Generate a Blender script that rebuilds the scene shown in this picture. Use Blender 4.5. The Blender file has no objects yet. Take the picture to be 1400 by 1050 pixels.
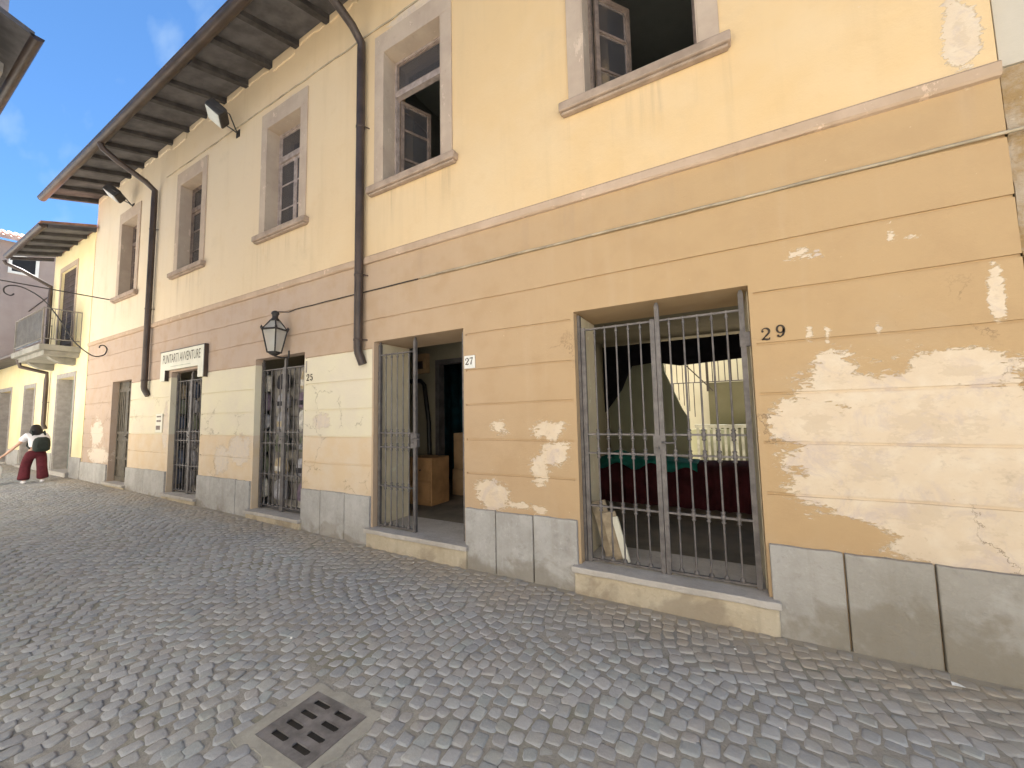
import bpy, bmesh, math, random
from mathutils import Vector, Matrix, noise as mnoise
rnd = random.Random(7)
S = bpy.context.scene
COL = S.collection
R = math.radians

# ------------------------------------------------------------------ camera
EZ = 1.70                                   # eye height above the paving
pit, yaw, rol = R(4.544), R(-28.996), R(-1.160)
d = Vector((math.sin(yaw)*math.cos(pit), math.cos(yaw)*math.cos(pit), math.sin(pit)))
r0 = Vector((math.cos(yaw), -math.sin(yaw), 0)); u0 = r0.cross(d)
rr = r0*math.cos(rol)+u0*math.sin(rol); uu = -r0*math.sin(rol)+u0*math.cos(rol)
cd = bpy.data.cameras.new('camera'); cam = bpy.data.objects.new('camera', cd); COL.objects.link(cam)
cd.sensor_width = 36; cd.lens = 530/1400*36; cd.clip_start = .05; cd.clip_end = 500
M = Matrix((rr, uu, -d)).transposed().to_4x4(); M.translation = (0, 0, EZ); cam.matrix_world = M
S.camera = cam

# ------------------------------------------------------------------ light
SUN = Vector((-.84, .56, 1.73)).normalized()          # towards the sun: behind the roof, upper left
sun_el = math.asin(SUN.z); sun_az = math.atan2(SUN.x, SUN.y)
w = bpy.data.worlds.new('World'); S.world = w; w.use_nodes = True
wt = w.node_tree; wt.nodes.clear()
wo = wt.nodes.new('ShaderNodeOutputWorld'); bg = wt.nodes.new('ShaderNodeBackground')
sky = wt.nodes.new('ShaderNodeTexSky'); sky.sky_type = 'NISHITA'; sky.sun_disc = False
sky.sun_elevation = sun_el; sky.sun_rotation = sun_az
sky.air_density = .42; sky.dust_density = .0; sky.ozone_density = 1.0
tc = wt.nodes.new('ShaderNodeTexCoord'); mp = wt.nodes.new('ShaderNodeMapping')
mp.inputs['Scale'].default_value = (1.0, 4.6, 3.0); mp.inputs['Rotation'].default_value = (.35, .55, .45)
nz = wt.nodes.new('ShaderNodeTexNoise'); nz.inputs['Scale'].default_value = 2.1; nz.inputs['Detail'].default_value = 5
nz.inputs['Roughness'].default_value = .5
rp = wt.nodes.new('ShaderNodeValToRGB'); rp.color_ramp.elements[0].position = .57; rp.color_ramp.elements[1].position = .78
rp.color_ramp.elements[1].color = (.62, .62, .62, 1)
mx = wt.nodes.new('ShaderNodeMix'); mx.data_type = 'RGBA'
mx.inputs['B'].default_value = (2.1, 2.75, 3.4, 1)
wt.links.new(tc.outputs['Generated'], mp.inputs['Vector']); wt.links.new(mp.outputs[0], nz.inputs['Vector'])
wt.links.new(nz.outputs['Fac'], rp.inputs[0]); wt.links.new(rp.outputs[0], mx.inputs['Factor'])
tn = wt.nodes.new('ShaderNodeMix'); tn.data_type = 'RGBA'; tn.blend_type = 'MULTIPLY'; tn.inputs['Factor'].default_value = 1; tn.inputs['B'].default_value = (.68, .98, 1.10, 1)
wt.links.new(sky.outputs[0], tn.inputs['A']); wt.links.new(tn.outputs['Result'], mx.inputs['A']); wt.links.new(mx.outputs['Result'], bg.inputs[0]); wt.links.new(bg.outputs[0], wo.inputs[0])
bg.inputs[1].default_value = .05
sl = bpy.data.lights.new('sun', 'SUN'); sl.energy = 5; sl.angle = R(.5); sl.color = (1, .965, .91)
so = bpy.data.objects.new('sun', sl); COL.objects.link(so); so.rotation_euler = SUN.to_track_quat('Z', 'Y').to_euler(); so.location = (0, 0, 30)
S.view_settings.view_transform = 'Standard'; S.view_settings.look = 'None'
S.view_settings.exposure = 2.68; S.view_settings.gamma = 1
S.render.engine = 'CYCLES'
S.cycles.max_bounces = 10; S.cycles.diffuse_bounces = 6; S.cycles.use_denoising = True
S.cycles.sample_clamp_indirect = 8

# ------------------------------------------------------------------ helpers: meshes
class MB:
    def __init__(s): s.v = []; s.f = []; s.sm = []
    def add(s, vs, fs, smooth=False):
        o = len(s.v); s.v += [tuple(q) for q in vs]
        for f in fs: s.f.append([o+i for i in f]); s.sm.append(smooth)
        return s
    def quad(s, a, b, c, e): return s.add([a, b, c, e], [(0, 1, 2, 3)])
    def box(s, x0, x1, y0, y1, z0, z1):
        v = [(x, y, z) for z in (z0, z1) for y in (y0, y1) for x in (x0, x1)]
        return s.add(v, [(0, 2, 3, 1), (4, 5, 7, 6), (0, 1, 5, 4), (2, 6, 7, 3), (0, 4, 6, 2), (1, 3, 7, 5)])
    def obox(s, c, ax, ay, az):                  # oriented box: centre + half vectors
        c, ax, ay, az = map(Vector, (c, ax, ay, az)); v = []
        for k in (-1, 1):
            for j in (-1, 1):
                for i in (-1, 1): v.append(c+ax*i+ay*j+az*k)
        return s.add(v, [(0, 2, 3, 1), (4, 5, 7, 6), (0, 1, 5, 4), (2, 6, 7, 3), (0, 4, 6, 2), (1, 3, 7, 5)])
    def tube(s, path, r, n=8, cap=True):
        P = [Vector(p) for p in path]; rs = r if isinstance(r, (list, tuple)) else [r]*len(P)
        up = None; rings = []
        for i, p in enumerate(P):
            t = ((P[min(i+1, len(P)-1)]-P[max(i-1, 0)])).normalized()
            if up is None: up = Vector((0, 0, 1)) if abs(t.z) < .9 else Vector((1, 0, 0))
            a = t.cross(up).normalized(); b = a.cross(t).normalized(); up = b
            rings.append([p+a*math.cos(2*math.pi*k/n)*rs[i]+b*math.sin(2*math.pi*k/n)*rs[i] for k in range(n)])
        v = [q for g in rings for q in g]; f = []
        for i in range(len(P)-1):
            for k in range(n): f.append((i*n+k, i*n+(k+1) % n, (i+1)*n+(k+1) % n, (i+1)*n+k))
        s.add(v, f, True)
        if cap: s.add(rings[0], [tuple(range(n))[::-1]]); s.add(rings[-1], [tuple(range(n))])
        return s
    def lathe(s, c, prof, n=10):                 # prof: (radius, z)
        c = Vector(c); v = []; f = []
        for (r, z) in prof:
            for k in range(n): v.append(c+Vector((r*math.cos(2*math.pi*k/n), r*math.sin(2*math.pi*k/n), z)))
        for i in range(len(prof)-1):
            for k in range(n): f.append((i*n+k, i*n+(k+1) % n, (i+1)*n+(k+1) % n, (i+1)*n+k))
        s.add(v, f, True)
        s.add(v[:n], [tuple(range(n))[::-1]]); s.add(v[-n:], [tuple(range(n))]); return s
    def prism(s, poly, f0, f1):                  # poly of 2-d points, f0/f1 map (a, b) -> 3-d for the two ends
        n = len(poly); v = [f0(*p) for p in poly]+[f1(*p) for p in poly]
        fs = [tuple(range(n))[::-1], tuple(range(n, 2*n))]+[(i, (i+1) % n, n+(i+1) % n, n+i) for i in range(n)]
        return s.add(v, fs)
    def build(s, name, mat, parent=None, bevel=0, fix=True):
        me = bpy.data.meshes.new(name); me.from_pydata(s.v, [], s.f); me.update()
        me.polygons.foreach_set('use_smooth', s.sm)
        if fix:
            b = bmesh.new(); b.from_mesh(me); bmesh.ops.recalc_face_normals(b, faces=b.faces); b.to_mesh(me); b.free()
        me.materials.append(mat); o = bpy.data.objects.new(name, me); COL.objects.link(o)
        if parent is not None: setp(o, parent)
        if bevel:
            m = o.modifiers.new('bevel', 'BEVEL'); m.width = bevel; m.segments = 2; m.limit_method = 'ANGLE'; m.angle_limit = R(40)
        return o
def wloc(o):
    l = Vector(o.location); p = o.parent
    while p is not None: l += Vector(p.location); p = p.parent
    return l
def setp(o, parent):                             # child mesh is written in world coordinates
    o.parent = parent; o.location = -wloc(parent)
def tag(o, label=None, cat=None, group=None, kind=None):
    if label: o['label'] = label
    if cat: o['category'] = cat
    if group: o['group'] = group
    if kind: o['kind'] = kind
    return o
def thing(name, label, cat, loc, group=None):
    o = bpy.data.objects.new(name, None); COL.objects.link(o); o.location = loc; o.empty_display_size = .2
    return tag(o, label, cat, group)
def one(mb, name, mat, label, cat, group=None, loc=None, bevel=0):      # thing that is one mesh, origin at its base
    xs = list(zip(*mb.v)); c = loc or ((min(xs[0])+max(xs[0]))/2, (min(xs[1])+max(xs[1]))/2, min(xs[2]))
    mb.v = [(a-c[0], b-c[1], e-c[2]) for a, b, e in mb.v]
    o = mb.build(name, mat, bevel=bevel); o.location = c
    return tag(o, label, cat, group)

# ------------------------------------------------------------------ helpers: materials
class NT:
    def __init__(s, name, rough=.8, metal=0, spec=.3):
        s.m = bpy.data.materials.new(name); s.m.use_nodes = True; s.t = s.m.node_tree
        s.b = s.t.nodes['Principled BSDF']; s.b.inputs['Roughness'].default_value = rough
        s.b.inputs['Metallic'].default_value = metal; s.b.inputs['Specular IOR Level'].default_value = spec
        s.pos = s.t.nodes.new('ShaderNodeTexCoord').outputs['Object']
    def put(s, sock, v):
        if hasattr(v, 'links'): s.t.links.new(v, sock)
        elif isinstance(v, (tuple, list)) and sock.type == 'RGBA': sock.default_value = (*v[:3], 1)
        else: sock.default_value = v
    def math(s, op, a, b=0, c=None, clamp=False):
        n = s.t.nodes.new('ShaderNodeMath'); n.operation = op; n.use_clamp = clamp
        s.put(n.inputs[0], a); s.put(n.inputs[1], b)
        if c is not None: s.put(n.inputs[2], c)
        return n.outputs[0]
    def vec(s, sc=(1, 1, 1), lo=(0, 0, 0), src=None):
        n = s.t.nodes.new('ShaderNodeMapping'); n.inputs['Scale'].default_value = sc; n.inputs['Location'].default_value = lo
        s.t.links.new(src or s.pos, n.inputs[0]); return n.outputs[0]
    def noise(s, scale, detail=4, rough=.55, src=None, dist=0, col=False):
        n = s.t.nodes.new('ShaderNodeTexNoise'); n.inputs['Scale'].default_value = scale; n.inputs['Detail'].default_value = detail
        n.inputs['Roughness'].default_value = rough; n.inputs['Distortion'].default_value = dist
        s.t.links.new(src or s.pos, n.inputs['Vector']); return n.outputs['Color' if col else 'Fac']
    def step(s, v, a, b):                        # smooth 0..1 ramp from a to b
        n = s.t.nodes.new('ShaderNodeMapRange'); n.interpolation_type = 'SMOOTHSTEP'
        s.put(n.inputs[0], v); n.inputs[1].default_value = a; n.inputs[2].default_value = b; return n.outputs[0]
    def mix(s, f, a, b, mode='MIX'):
        n = s.t.nodes.new('ShaderNodeMix'); n.data_type = 'RGBA'; n.blend_type = mode
        s.put(n.inputs['Factor'], f); s.put(n.inputs['A'], a); s.put(n.inputs['B'], b); return n.outputs['Result']
    def xyz(s):
        n = s.t.nodes.new('ShaderNodeSeparateXYZ'); s.t.links.new(s.pos, n.inputs[0]); return n.outputs
    def bump(s, h, strength=.3, dist=.01):
        n = s.t.nodes.new('ShaderNodeBump'); n.inputs['Strength'].default_value = strength; n.inputs['Distance'].default_value = dist
        s.put(n.inputs['Height'], h); s.t.links.new(n.outputs[0], s.b.inputs['Normal'])
    def out(s, c): s.put(s.b.inputs['Base Color'], c); return s.m
def simple(name, c, rough=.7, metal=0, var=.25, scale=6, spec=.3, bump=.1):
    n = NT(name, rough, metal, spec); f = n.noise(scale, 5, .6)
    n.bump(n.noise(scale*8, 3), bump, .004)
    return n.out(n.mix(n.step(f, .3, .7), tuple(k*(1-var) for k in c), tuple(min(1, k*(1+var)) for k in c)))

# main facade paint: colours by zone and lens glare, with peeled patches of lighter plaster
def facade_mat():
    n = NT('facade_plaster', .92, 0, .15); X, Y, Z = n.xyz()
    big = n.noise(.55, 4, .6); mid = n.noise(3.2, 5, .6); fine = n.noise(14, 6, .65)
    streak = n.noise(1, 5, .6, src=n.vec((5, 5, .45)))
    yel = n.mix(n.step(X, -13, 0), (.705, .59, .44), (.685, .475, .24))  # paler leftwards: lens veil glare put into the wall colour
    yel = n.mix(n.step(big, .35, .7), yel, n.mix(.5, yel, (.72, .57, .37)))
    yel = n.mix(n.math('MULTIPLY', n.step(streak, .5, .75), .22), yel, (.52, .38, .22))
    yel = n.mix(n.math('MULTIPLY', n.step(mid, .55, .8), .25), yel, (.60, .40, .20))
    tan = n.mix(n.step(X, -8, .5), (.48, .368, .288), (.472, .322, .172))
    tan = n.mix(n.math('MULTIPLY', n.step(mid, .42, .72), .35), tan, (.41, .27, .145))
    tan = n.mix(n.math('MULTIPLY', n.step(streak, .52, .8), .25), tan, (.53, .40, .27))
    crm = n.mix(n.step(n.noise(1.6, 5, .6), .38, .66), (.71, .635, .46), (.68, .60, .46))
    pea = n.mix(n.step(mid, .35, .68), (.65, .50, .33), (.66, .54, .40))
    wob = n.math('ADD', Z, n.math('MULTIPLY', n.math('SUBTRACT', fine, .5), .02))
    pale = n.mix(n.step(wob, 1.424, 1.44), pea, crm)
    zl = n.math('MULTIPLY', n.step(wob, 2.655, 2.645), n.step(X, -4.235, -4.25))      # pale repainted band on the left piers
    zl = n.math('MULTIPLY', zl, n.step(n.math('ADD', X, n.math('MULTIPLY', mid, .6)), -12.45, -12.4))
    low = n.mix(zl, tan, pale)
    base = n.mix(n.step(Z, 3.93, 3.935), low, yel)
    # peeled patches (x, z, rx, rz)
    E = [(1.15, 1.55, .85, .50), (1.75, 1.2, .9, .62), (.85, 1.25, .55, .52), (.72, 1.92, .16, .25), (1.35, 1.93, .35, .16), (1.45, .80, .75, .28), (1.1, .95, .5, .25), (.55, 1.6, .3, .28),
         (1.57, 2.43, .05, .24), (.56, 2.92, .09, .05), (.66, 2.88, .06, .06), (1.1, 2.93, .03, .06), (1.2, 2.9, .04, .03), (.98, 2.25, .02, .07), (.58, 2.27, .025, .06), (.69, 2.25, .02, .06),
         (-2.22, 1.56, .12, .09), (-1.65, 1.53, .2, .13), (-1.58, 1.28, .22, .16), (-1.74, 1.12, .14, .2), (-2.32, .82, .3, .22), (-1.72, .72, .12, .05), (-2.0, .74, .2, .05),
         (-5.3, 1.66, .22, .12), (-7.6, 1.18, .42, .30), (-8.2, .95, .3, .3), (-14.7, 1.45, .5, .42), (-14.5, .85, .9, .25), (-10.6, 1.6, .15, .5), (-6.3, 7.1, .35, .2), (-3.5, 7.3, .5, .12), (1.55, 4.25, .10, .35)]
    m = None
    for (a, b, c, e) in E:
        q = n.vec((1/c, 0, 1/e), (-a/c, 0, -b/e))
        l = n.t.nodes.new('ShaderNodeVectorMath'); l.operation = 'LENGTH'; n.t.links.new(q, l.inputs[0])
        k = n.math('MULTIPLY', n.math('SUBTRACT', 1.0, l.outputs['Value']), max(.3, min(1, max(c, e)/.32))); m = k if m is None else n.math('MAXIMUM', m, k)
    isl = n.vec((1/.34, 0, 1/.11), (-.58/.34, 0, -.80/.11))
    l = n.t.nodes.new('ShaderNodeVectorMath'); l.operation = 'LENGTH'; n.t.links.new(isl, l.inputs[0])
    m = n.math('MINIMUM', m, n.math('SUBTRACT', l.outputs['Value'], .9))
    jag = n.noise(4.5, 9, .68, src=n.vec((.8, 1, 1.5)), dist=.6)
    jag2 = n.noise(21, 7, .7, src=n.vec((.7, 1, 1.6)), dist=.8)
    lowb = n.math('MULTIPLY', n.step(Z, 1.06, .82), .14)
    mm = n.math('ADD', n.math('SUBTRACT', m, lowb), n.math('ADD', n.math('MULTIPLY', n.math('SUBTRACT', jag, .5), 1.5), n.math('MULTIPLY', n.math('SUBTRACT', jag2, .5), 1.25)))
    peel = n.math('MULTIPLY', n.step(mm, .10, .15), n.step(m, -.62, -.42))
    deep = n.step(n.math('ADD', mm, n.math('MULTIPLY', n.noise(9, 6, .6), -1.1)), .12, .3)
    pc = n.mix(n.step(n.noise(7, 6, .6), .4, .7), (.655, .525, .375), (.69, .575, .43))
    pc = n.mix(n.math('MULTIPLY', deep, .55), pc, (.56, .44, .31))
    pc = n.mix(n.math('MULTIPLY', n.step(n.noise(11, 6, .7), .6, .72), .4), pc, (.40, .31, .23))
    pc = n.mix(n.math('MULTIPLY', n.step(n.noise(3.4, 8, .72, dist=.9), .48, .66), .75), pc, (.53, .43, .375))
    pc = n.mix(n.step(X, -4.2, -4.3), pc, n.mix(n.step(fine, .4, .6), (.66, .555, .43), (.62, .53, .44)))
    rim = n.math('MULTIPLY', n.math('SUBTRACT', n.step(mm, .05, .10), n.step(mm, .10, .16)), .35)
    base = n.mix(rim, base, (.74, .60, .42))
    c = n.mix(peel, base, pc)
    spots = n.step(n.noise(38, 3, .5), .74, .79)
    c = n.mix(n.math('MULTIPLY', spots, .45), c, (.70, .55, .38))
    dirt = n.math('MULTIPLY', n.step(n.math('ADD', Z, n.math('MULTIPLY', mid, .5)), 1.05, .8), .22)
    c = n.mix(dirt, c, (.42, .33, .24))
    sm = None
    for (a, b) in ((-13.74, -12.72), (-10.38, -9.36), (-6.99, -5.98), (-4.05, -3.00), (-1.12, -.05)):
        k = n.math('MULTIPLY', n.step(X, a-.33, a-.2), n.step(X, b+.33, b+.2)); sm = k if sm is None else n.math('MAXIMUM', sm, k)
    sm = n.math('MULTIPLY', sm, n.math('MULTIPLY', n.step(Z, 4.1, 4.8), n.step(Z, 4.96, 4.95)))
    drip = n.step(n.noise(1, 6, .65, src=n.vec((9, 9, .35))), .46, .72)
    c = n.mix(n.math('MULTIPLY', n.math('MULTIPLY', sm, drip), .45), c, (.40, .30, .19))
    bdrip = n.math('MULTIPLY', n.math('MULTIPLY', n.step(Z, 2.9, 3.86), n.step(Z, 3.88, 3.865)), n.step(n.noise(1, 5, .6, src=n.vec((4, 4, .3), (3, 0, 0))), .54, .74))
    c = n.mix(n.math('MULTIPLY', bdrip, .35), c, (.38, .27, .18))
    c = n.mix(n.math('MULTIPLY', n.step(n.noise(1.1, 7, .7, dist=.4), .56, .75), .22), c, (.45, .35, .24))
    vo = n.t.nodes.new('ShaderNodeTexVoronoi'); vo.feature = 'DISTANCE_TO_EDGE'; vo.inputs['Scale'].default_value = 1.7
    va = n.t.nodes.new('ShaderNodeVectorMath'); va.operation = 'MULTIPLY_ADD'; n.t.links.new(n.noise(5, 6, .7, col=True), va.inputs[0]); va.inputs[1].default_value = (.35, .35, .35); n.t.links.new(n.pos, va.inputs[2])
    n.t.links.new(va.outputs[0], vo.inputs['Vector'])
    crack = n.math('MULTIPLY', n.step(Z, 2.7, 2.2), n.math('MULTIPLY', n.step(vo.outputs['Distance'], .006, .002), n.step(n.noise(.9, 4, .6), .56, .61)))
    c = n.mix(n.math('MULTIPLY', crack, .7), c, (.22, .15, .10))
    h = n.math('ADD', n.math('MULTIPLY', fine, .5), n.math('ADD', n.math('MULTIPLY', big, 2.5), n.math('ADD', n.math('MULTIPLY', peel, -.8), n.math('MULTIPLY', crack, -.5))))
    n.bump(h, .6, .012)
    return n.out(c)
def stone_mat(name, a, b, stain, zs=.35):
    n = NT(name, .85, 0, .25); X, Y, Z = n.xyz(); f = n.noise(2.3, 6, .65); g = n.noise(22, 5, .7)
    c = n.mix(n.step(f, .35, .65), a, b); c = n.mix(n.math('MULTIPLY', n.step(g, .5, .75), .35), c, tuple(k*1.35 for k in b))
    lvl = n.math('ADD', Z, n.math('MULTIPLY', n.math('SUBTRACT', n.noise(2.1, 5, .6, dist=.5), .5), 1.1))
    if name == 'plinth_stone':
        lvl = n.math('SUBTRACT', lvl, n.math('MULTIPLY', n.step(X, .2, 1.3), .22)); c = n.mix(n.math('MULTIPLY', n.step(X, -.5, 1.2), .55), c, (.265, .235, .18))
    c = n.mix(n.math('MULTIPLY', n.step(lvl, zs+.09, zs-.06), .65), c, stain)
    dr_ = n.step(n.noise(1, 6, .65, src=n.vec((7, 7, .6))), .48, .75); c = n.mix(n.math('MULTIPLY', dr_, .3), c, stain)
    c = n.mix(n.math('MULTIPLY', n.step(n.noise(6, 7, .7), .55, .7), .25), c, stain)
    c = n.mix(n.math('MULTIPLY', n.step(n.noise(13, 8, .75, dist=.4), .55, .66), .38), c, tuple(k*.72 for k in a))
    c = n.mix(n.math('MULTIPLY', n.step(n.noise(1.6, 6, .65), .52, .62), .25), c, tuple(min(.8, k*1.22) for k in b))
    n.bump(n.math('ADD', g, n.math('MULTIPLY', f, 2)), .6, .012); return n.out(c)
def plaster_mat(name, a, b, sc=1.2):  # plaster colour with random blotches and darker streaks
    n = NT(name, .9, 0, .15); f = n.noise(sc, 6, .62); s = n.noise(1, 5, .6, src=n.vec((4, 4, .4)))
    c = n.mix(n.step(f, .35, .7), a, b); c = n.mix(n.math('MULTIPLY', n.step(s, .5, .8), .3), c, tuple(k*.72 for k in a))
    ch = n.step(n.noise(5.5, 9, .72, src=n.vec((1, 1, .6)), dist=.5), .60, .63)
    if sc >= 2: c = n.mix(n.math('MULTIPLY', ch, .55), c, tuple(min(.8, k*1.4) for k in b)); c = n.mix(n.math('MULTIPLY', n.step(n.noise(9, 7, .7), .58, .70), .3), c, tuple(k*.6 for k in a))
    n.bump(n.math('ADD', n.noise(18, 5, .6), n.math('MULTIPLY', ch, -.5)), .35, .007); return n.out(c)
m_fac = facade_mat()
m_yel = plaster_mat('yellow_plaster', (.82, .68, .38), (.84, .73, .46))
m_plinth = stone_mat('plinth_stone', (.355, .335, .305), (.45, .43, .40), (.225, .195, .145), .10)
m_step = stone_mat('step_stone', (.42, .38, .33), (.50, .46, .41), (.3, .26, .2), -.4)
m_stepbase = stone_mat('step_render', (.45, .375, .265), (.52, .45, .335), (.27, .22, .16), .03)
m_trim = plaster_mat('window_surround_paint', (.455, .35, .262), (.52, .41, .305), 2.5)
m_belt = plaster_mat('belt_paint', (.46, .335, .23), (.54, .40, .29), 2.0)
m_sill = simple('sill_stone', (.36, .27, .2), .8, var=.2)
m_iron = simple('grey_iron', (.145, .13, .122), .55, .35, var=.25, scale=12, spec=.4)
m_iron2 = simple('dark_iron', (.05, .045, .042), .55, .3, var=.3)
m_pipe = simple('brown_sheet_metal', (.062, .042, .032), .45, .2, var=.3, scale=3, spec=.5)
m_wood = simple('dark_rafter_wood', (.060, .054, .052), .8, var=.35, scale=5)
m_board = simple('eave_board', (.115, .108, .108), .85, var=.3, scale=3)
m_tile = simple('roof_tile', (.33, .17, .11), .85, var=.35, scale=5)
m_frame = simple('weathered_window_wood', (.20, .15, .12), .7, var=.3, scale=10)
m_framew = simple('pale_window_wood', (.36, .29, .25), .7, var=.25, scale=10)
m_room = plaster_mat('room_plaster', (.42, .36, .25), (.47, .40, .29))
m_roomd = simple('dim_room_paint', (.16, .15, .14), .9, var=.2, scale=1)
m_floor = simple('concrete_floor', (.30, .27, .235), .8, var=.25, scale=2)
m_hall = plaster_mat('passage_plaster', (.20, .175, .12), (.24, .21, .15)); m_fldark = simple('worn_brown_floor', (.17, .145, .11), .85, var=.25, scale=2); m_upper = simple('grey_green_room_paint', (.24, .24, .21), .9, var=.12, scale=1)
m_cream = plaster_mat('cream_reveal_paint', (.62, .54, .38), (.68, .60, .44), 2)
m_white = simple('white_enamel', (.74, .72, .66), .4, var=.06)
m_black = simple('black_paint', (.018, .017, .016), .5, var=.2)
def glass(name, tint=(.6, .65, .68)):
    n = NT(name, .06, 0, .5); n.b.inputs['Roughness'].default_value = .05
    n.b.inputs['Transmission Weight'].default_value = .75; n.b.inputs['IOR'].default_value = 1.45
    f = n.noise(3, 3); return n.out(n.mix(f, tuple(k*.85 for k in tint), tint))
m_glass = glass('old_window_glass', (.22, .21, .215)); m_lglass = glass('milky_lantern_glass', (.85, .85, .8))
m_lglass.node_tree.nodes['Principled BSDF'].inputs['Roughness'].default_value = .5

# ------------------------------------------------------------------ ground
def gz(x):                                      # the street climbs gently to the left
    P = [(-40, .35), (-15.7, .17), (-12.6, .14), (-9, .10), (-5.8, .05), (-4, .01), (-2, 0), (3, -.02), (30, -.1)]
    for (a, p), (b, q) in zip(P, P[1:]):
        if x <= b: return p+(q-p)*(x-a)/(b-a)
    return P[-1][1]
def joint_mat():
    n = NT('sandy_joints', .95, 0, .1); X, Y, Z = n.xyz(); f = n.noise(5, 6, .6); g = n.noise(60, 3, .6)
    c = n.mix(n.step(f, .35, .65), (.31, .298, .265), (.37, .355, .315)); c = n.mix(n.step(g, .35, .7), c, n.mix(.5, c, (.24, .225, .20)))
    c = n.mix(n.math('MULTIPLY', n.step(n.noise(1.7, 4), .52, .66), .45), c, (.20, .20, .13))
    c = n.mix(n.math('MULTIPLY', n.step(n.math('ADD', Y, n.math('MULTIPLY', f, .5)), 3.55, 3.8), .8), c, (.40, .34, .25))
    n.bump(g, .5, .01); return n.out(c)
def cobble_mat():
    n = NT('porphyry_cobbles', .85, 0, .18); X, Y, Z = n.xyz()
    at = n.t.nodes.new('ShaderNodeAttribute'); at.attribute_name = 'tone'
    sp = n.t.nodes.new('ShaderNodeSeparateColor'); n.t.links.new(at.outputs['Color'], sp.inputs[0])
    c = n.mix(n.step(sp.outputs[0], .05, .95), (.275, .288, .30), (.445, .45, .45))
    c = n.mix(n.math('MULTIPLY', n.step(sp.outputs[1], .55, 1.0), .4), c, (.37, .325, .28))
    c = n.mix(n.math('MULTIPLY', n.step(sp.outputs[2], .6, 1.0), .35), c, (.30, .36, .33))
    f = n.noise(2.2, 5, .6); g = n.noise(45, 5, .7)
    c = n.mix(n.math('MULTIPLY', n.step(g, .45, .7), .3), c, (.46, .45, .43))
    c = n.mix(n.math('MULTIPLY', n.step(f, .45, .7), .3), c, (.42, .40, .36))
    c = n.mix(n.math('MULTIPLY', n.step(n.math('ADD', Y, n.math('MULTIPLY', n.noise(3, 5, .6), .9)), 3.3, 3.95), .8), c, (.40, .335, .25))
    c = n.mix(dust(n), c, (.385, .375, .34)); sandy = n.step(n.noise(1.1, 6, .6, dist=.3), .54, .68)
    c = n.mix(n.math('MULTIPLY', sandy, .4), c, (.40, .38, .33)); c = n.mix(n.math('MULTIPLY', n.step(n.noise(.7, 5, .6), .5, .62), .3), c, (.26, .265, .28))
    n.bump(n.math('ADD', g, n.noise(14, 4, .6)), .5, .008); return n.out(c)
def dust(n): return n.math('MULTIPLY', n.step(n.noise(6.5, 8, .72, dist=.5), .50, .62), .55)
m_joint = joint_mat(); m_cob = cobble_mat()
g = MB(); xs = [-60, -40]+[-28+.5*i for i in range(65)]+[6, 12, 60]; ys = [-40, -8, -4, 0, 3.8, 8.4, 16, 60]
gv = [(x, y, gz(x)-.0065) for y in ys for x in xs]; nx = len(xs)
g.add(gv, [(j*nx+i, j*nx+i+1, (j+1)*nx+i+1, (j+1)*nx+i) for j in range(len(ys)-1) for i in range(nx-1)])
tag(g.build('ground', m_joint), kind='structure')
DX0, DX1, DY0, DY1 = -2.33, -1.90, 1.27, 1.63          # the drain
cv, cf, ct = [], [], []
PX, PY, PER = .096, .098, 1.45
for k in range(int(31/PX)):
    for j in range(int(5.9/PY)):
        yb = -2.2+j*PY+(k % 2)*.05
        ph = ((yb/PER) % 1)-.5
        wv = mnoise.noise((k*.05, yb*.8, 0)); xb = -28+k*PX-(.24*(1-(2*ph)**2))*(.8+.5*wv)+.05*wv+rnd.gauss(0, .009)
        slope = 1.0*ph/PER*.5
        yb += rnd.gauss(0, .010)+.03*mnoise.noise((k*.21, yb*.6, 4))
        if not (-2.3 < yb < 3.63) or xb > 2.9: continue
        if DX0-.095 < xb < DX1+.095 and DY0-.095 < yb < DY1+.095: continue
        hx = PX/2*rnd.uniform(.82, 1.06); hy = PY/2*rnd.uniform(.78, 1.10); tw = math.atan(-slope*2.2)*.6+rnd.gauss(0, .10)
        ca, sa = math.cos(tw), math.sin(tw); z0 = gz(xb)+rnd.gauss(0, .0020)+.006*mnoise.noise((xb*1.3, yb*1.3, 2)); tx, ty = rnd.gauss(0, .035), rnd.gauss(0, .035)
        o = len(cv); q = rnd.uniform(.16, .42); oct_ = [(-1, -1+q), (-1+q, -1), (1-q, -1), (1, -1+q), (1, 1-q), (1-q, 1), (-1+q, 1), (-1, 1-q)]
        jr = [rnd.uniform(.84, 1.08) for _ in range(8)]
        for (s_, dz) in ((1.0, -.010), (.93, -.0022), (.70, 0.0)):
            for i, (a, b) in enumerate(oct_):
                lx, ly = a*hx*s_*jr[i], b*hy*s_*jr[i]
                cv.append((xb+lx*ca-ly*sa, yb+lx*sa+ly*ca, z0+dz+lx*tx+ly*ty+rnd.gauss(0, .0006)))
        cv.append((xb, yb, z0+.0004))
        for rg in range(2):
            for i in range(8): cf.append((o+rg*8+i, o+rg*8+(i+1) % 8, o+rg*8+8+(i+1) % 8, o+rg*8+8+i))
        for i in range(8): cf.append((o+16+i, o+16+(i+1) % 8, o+24))
        tone = (min(1, max(0, rnd.gauss(.5, .13))), rnd.random(), rnd.random(), 1)
        ct += [tone]*25
me = bpy.data.meshes.new('cobblestones'); me.from_pydata(cv, [], cf); me.update()
ca_ = me.color_attributes.new('tone', 'FLOAT_COLOR', 'POINT'); ca_.data.foreach_set('color', [x for t in ct for x in t])
me.polygons.foreach_set('use_smooth', [True]*len(cf)); me.materials.append(m_cob)
co = bpy.data.objects.new('cobblestones', me); COL.objects.link(co); tag(co, kind='structure')

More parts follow.
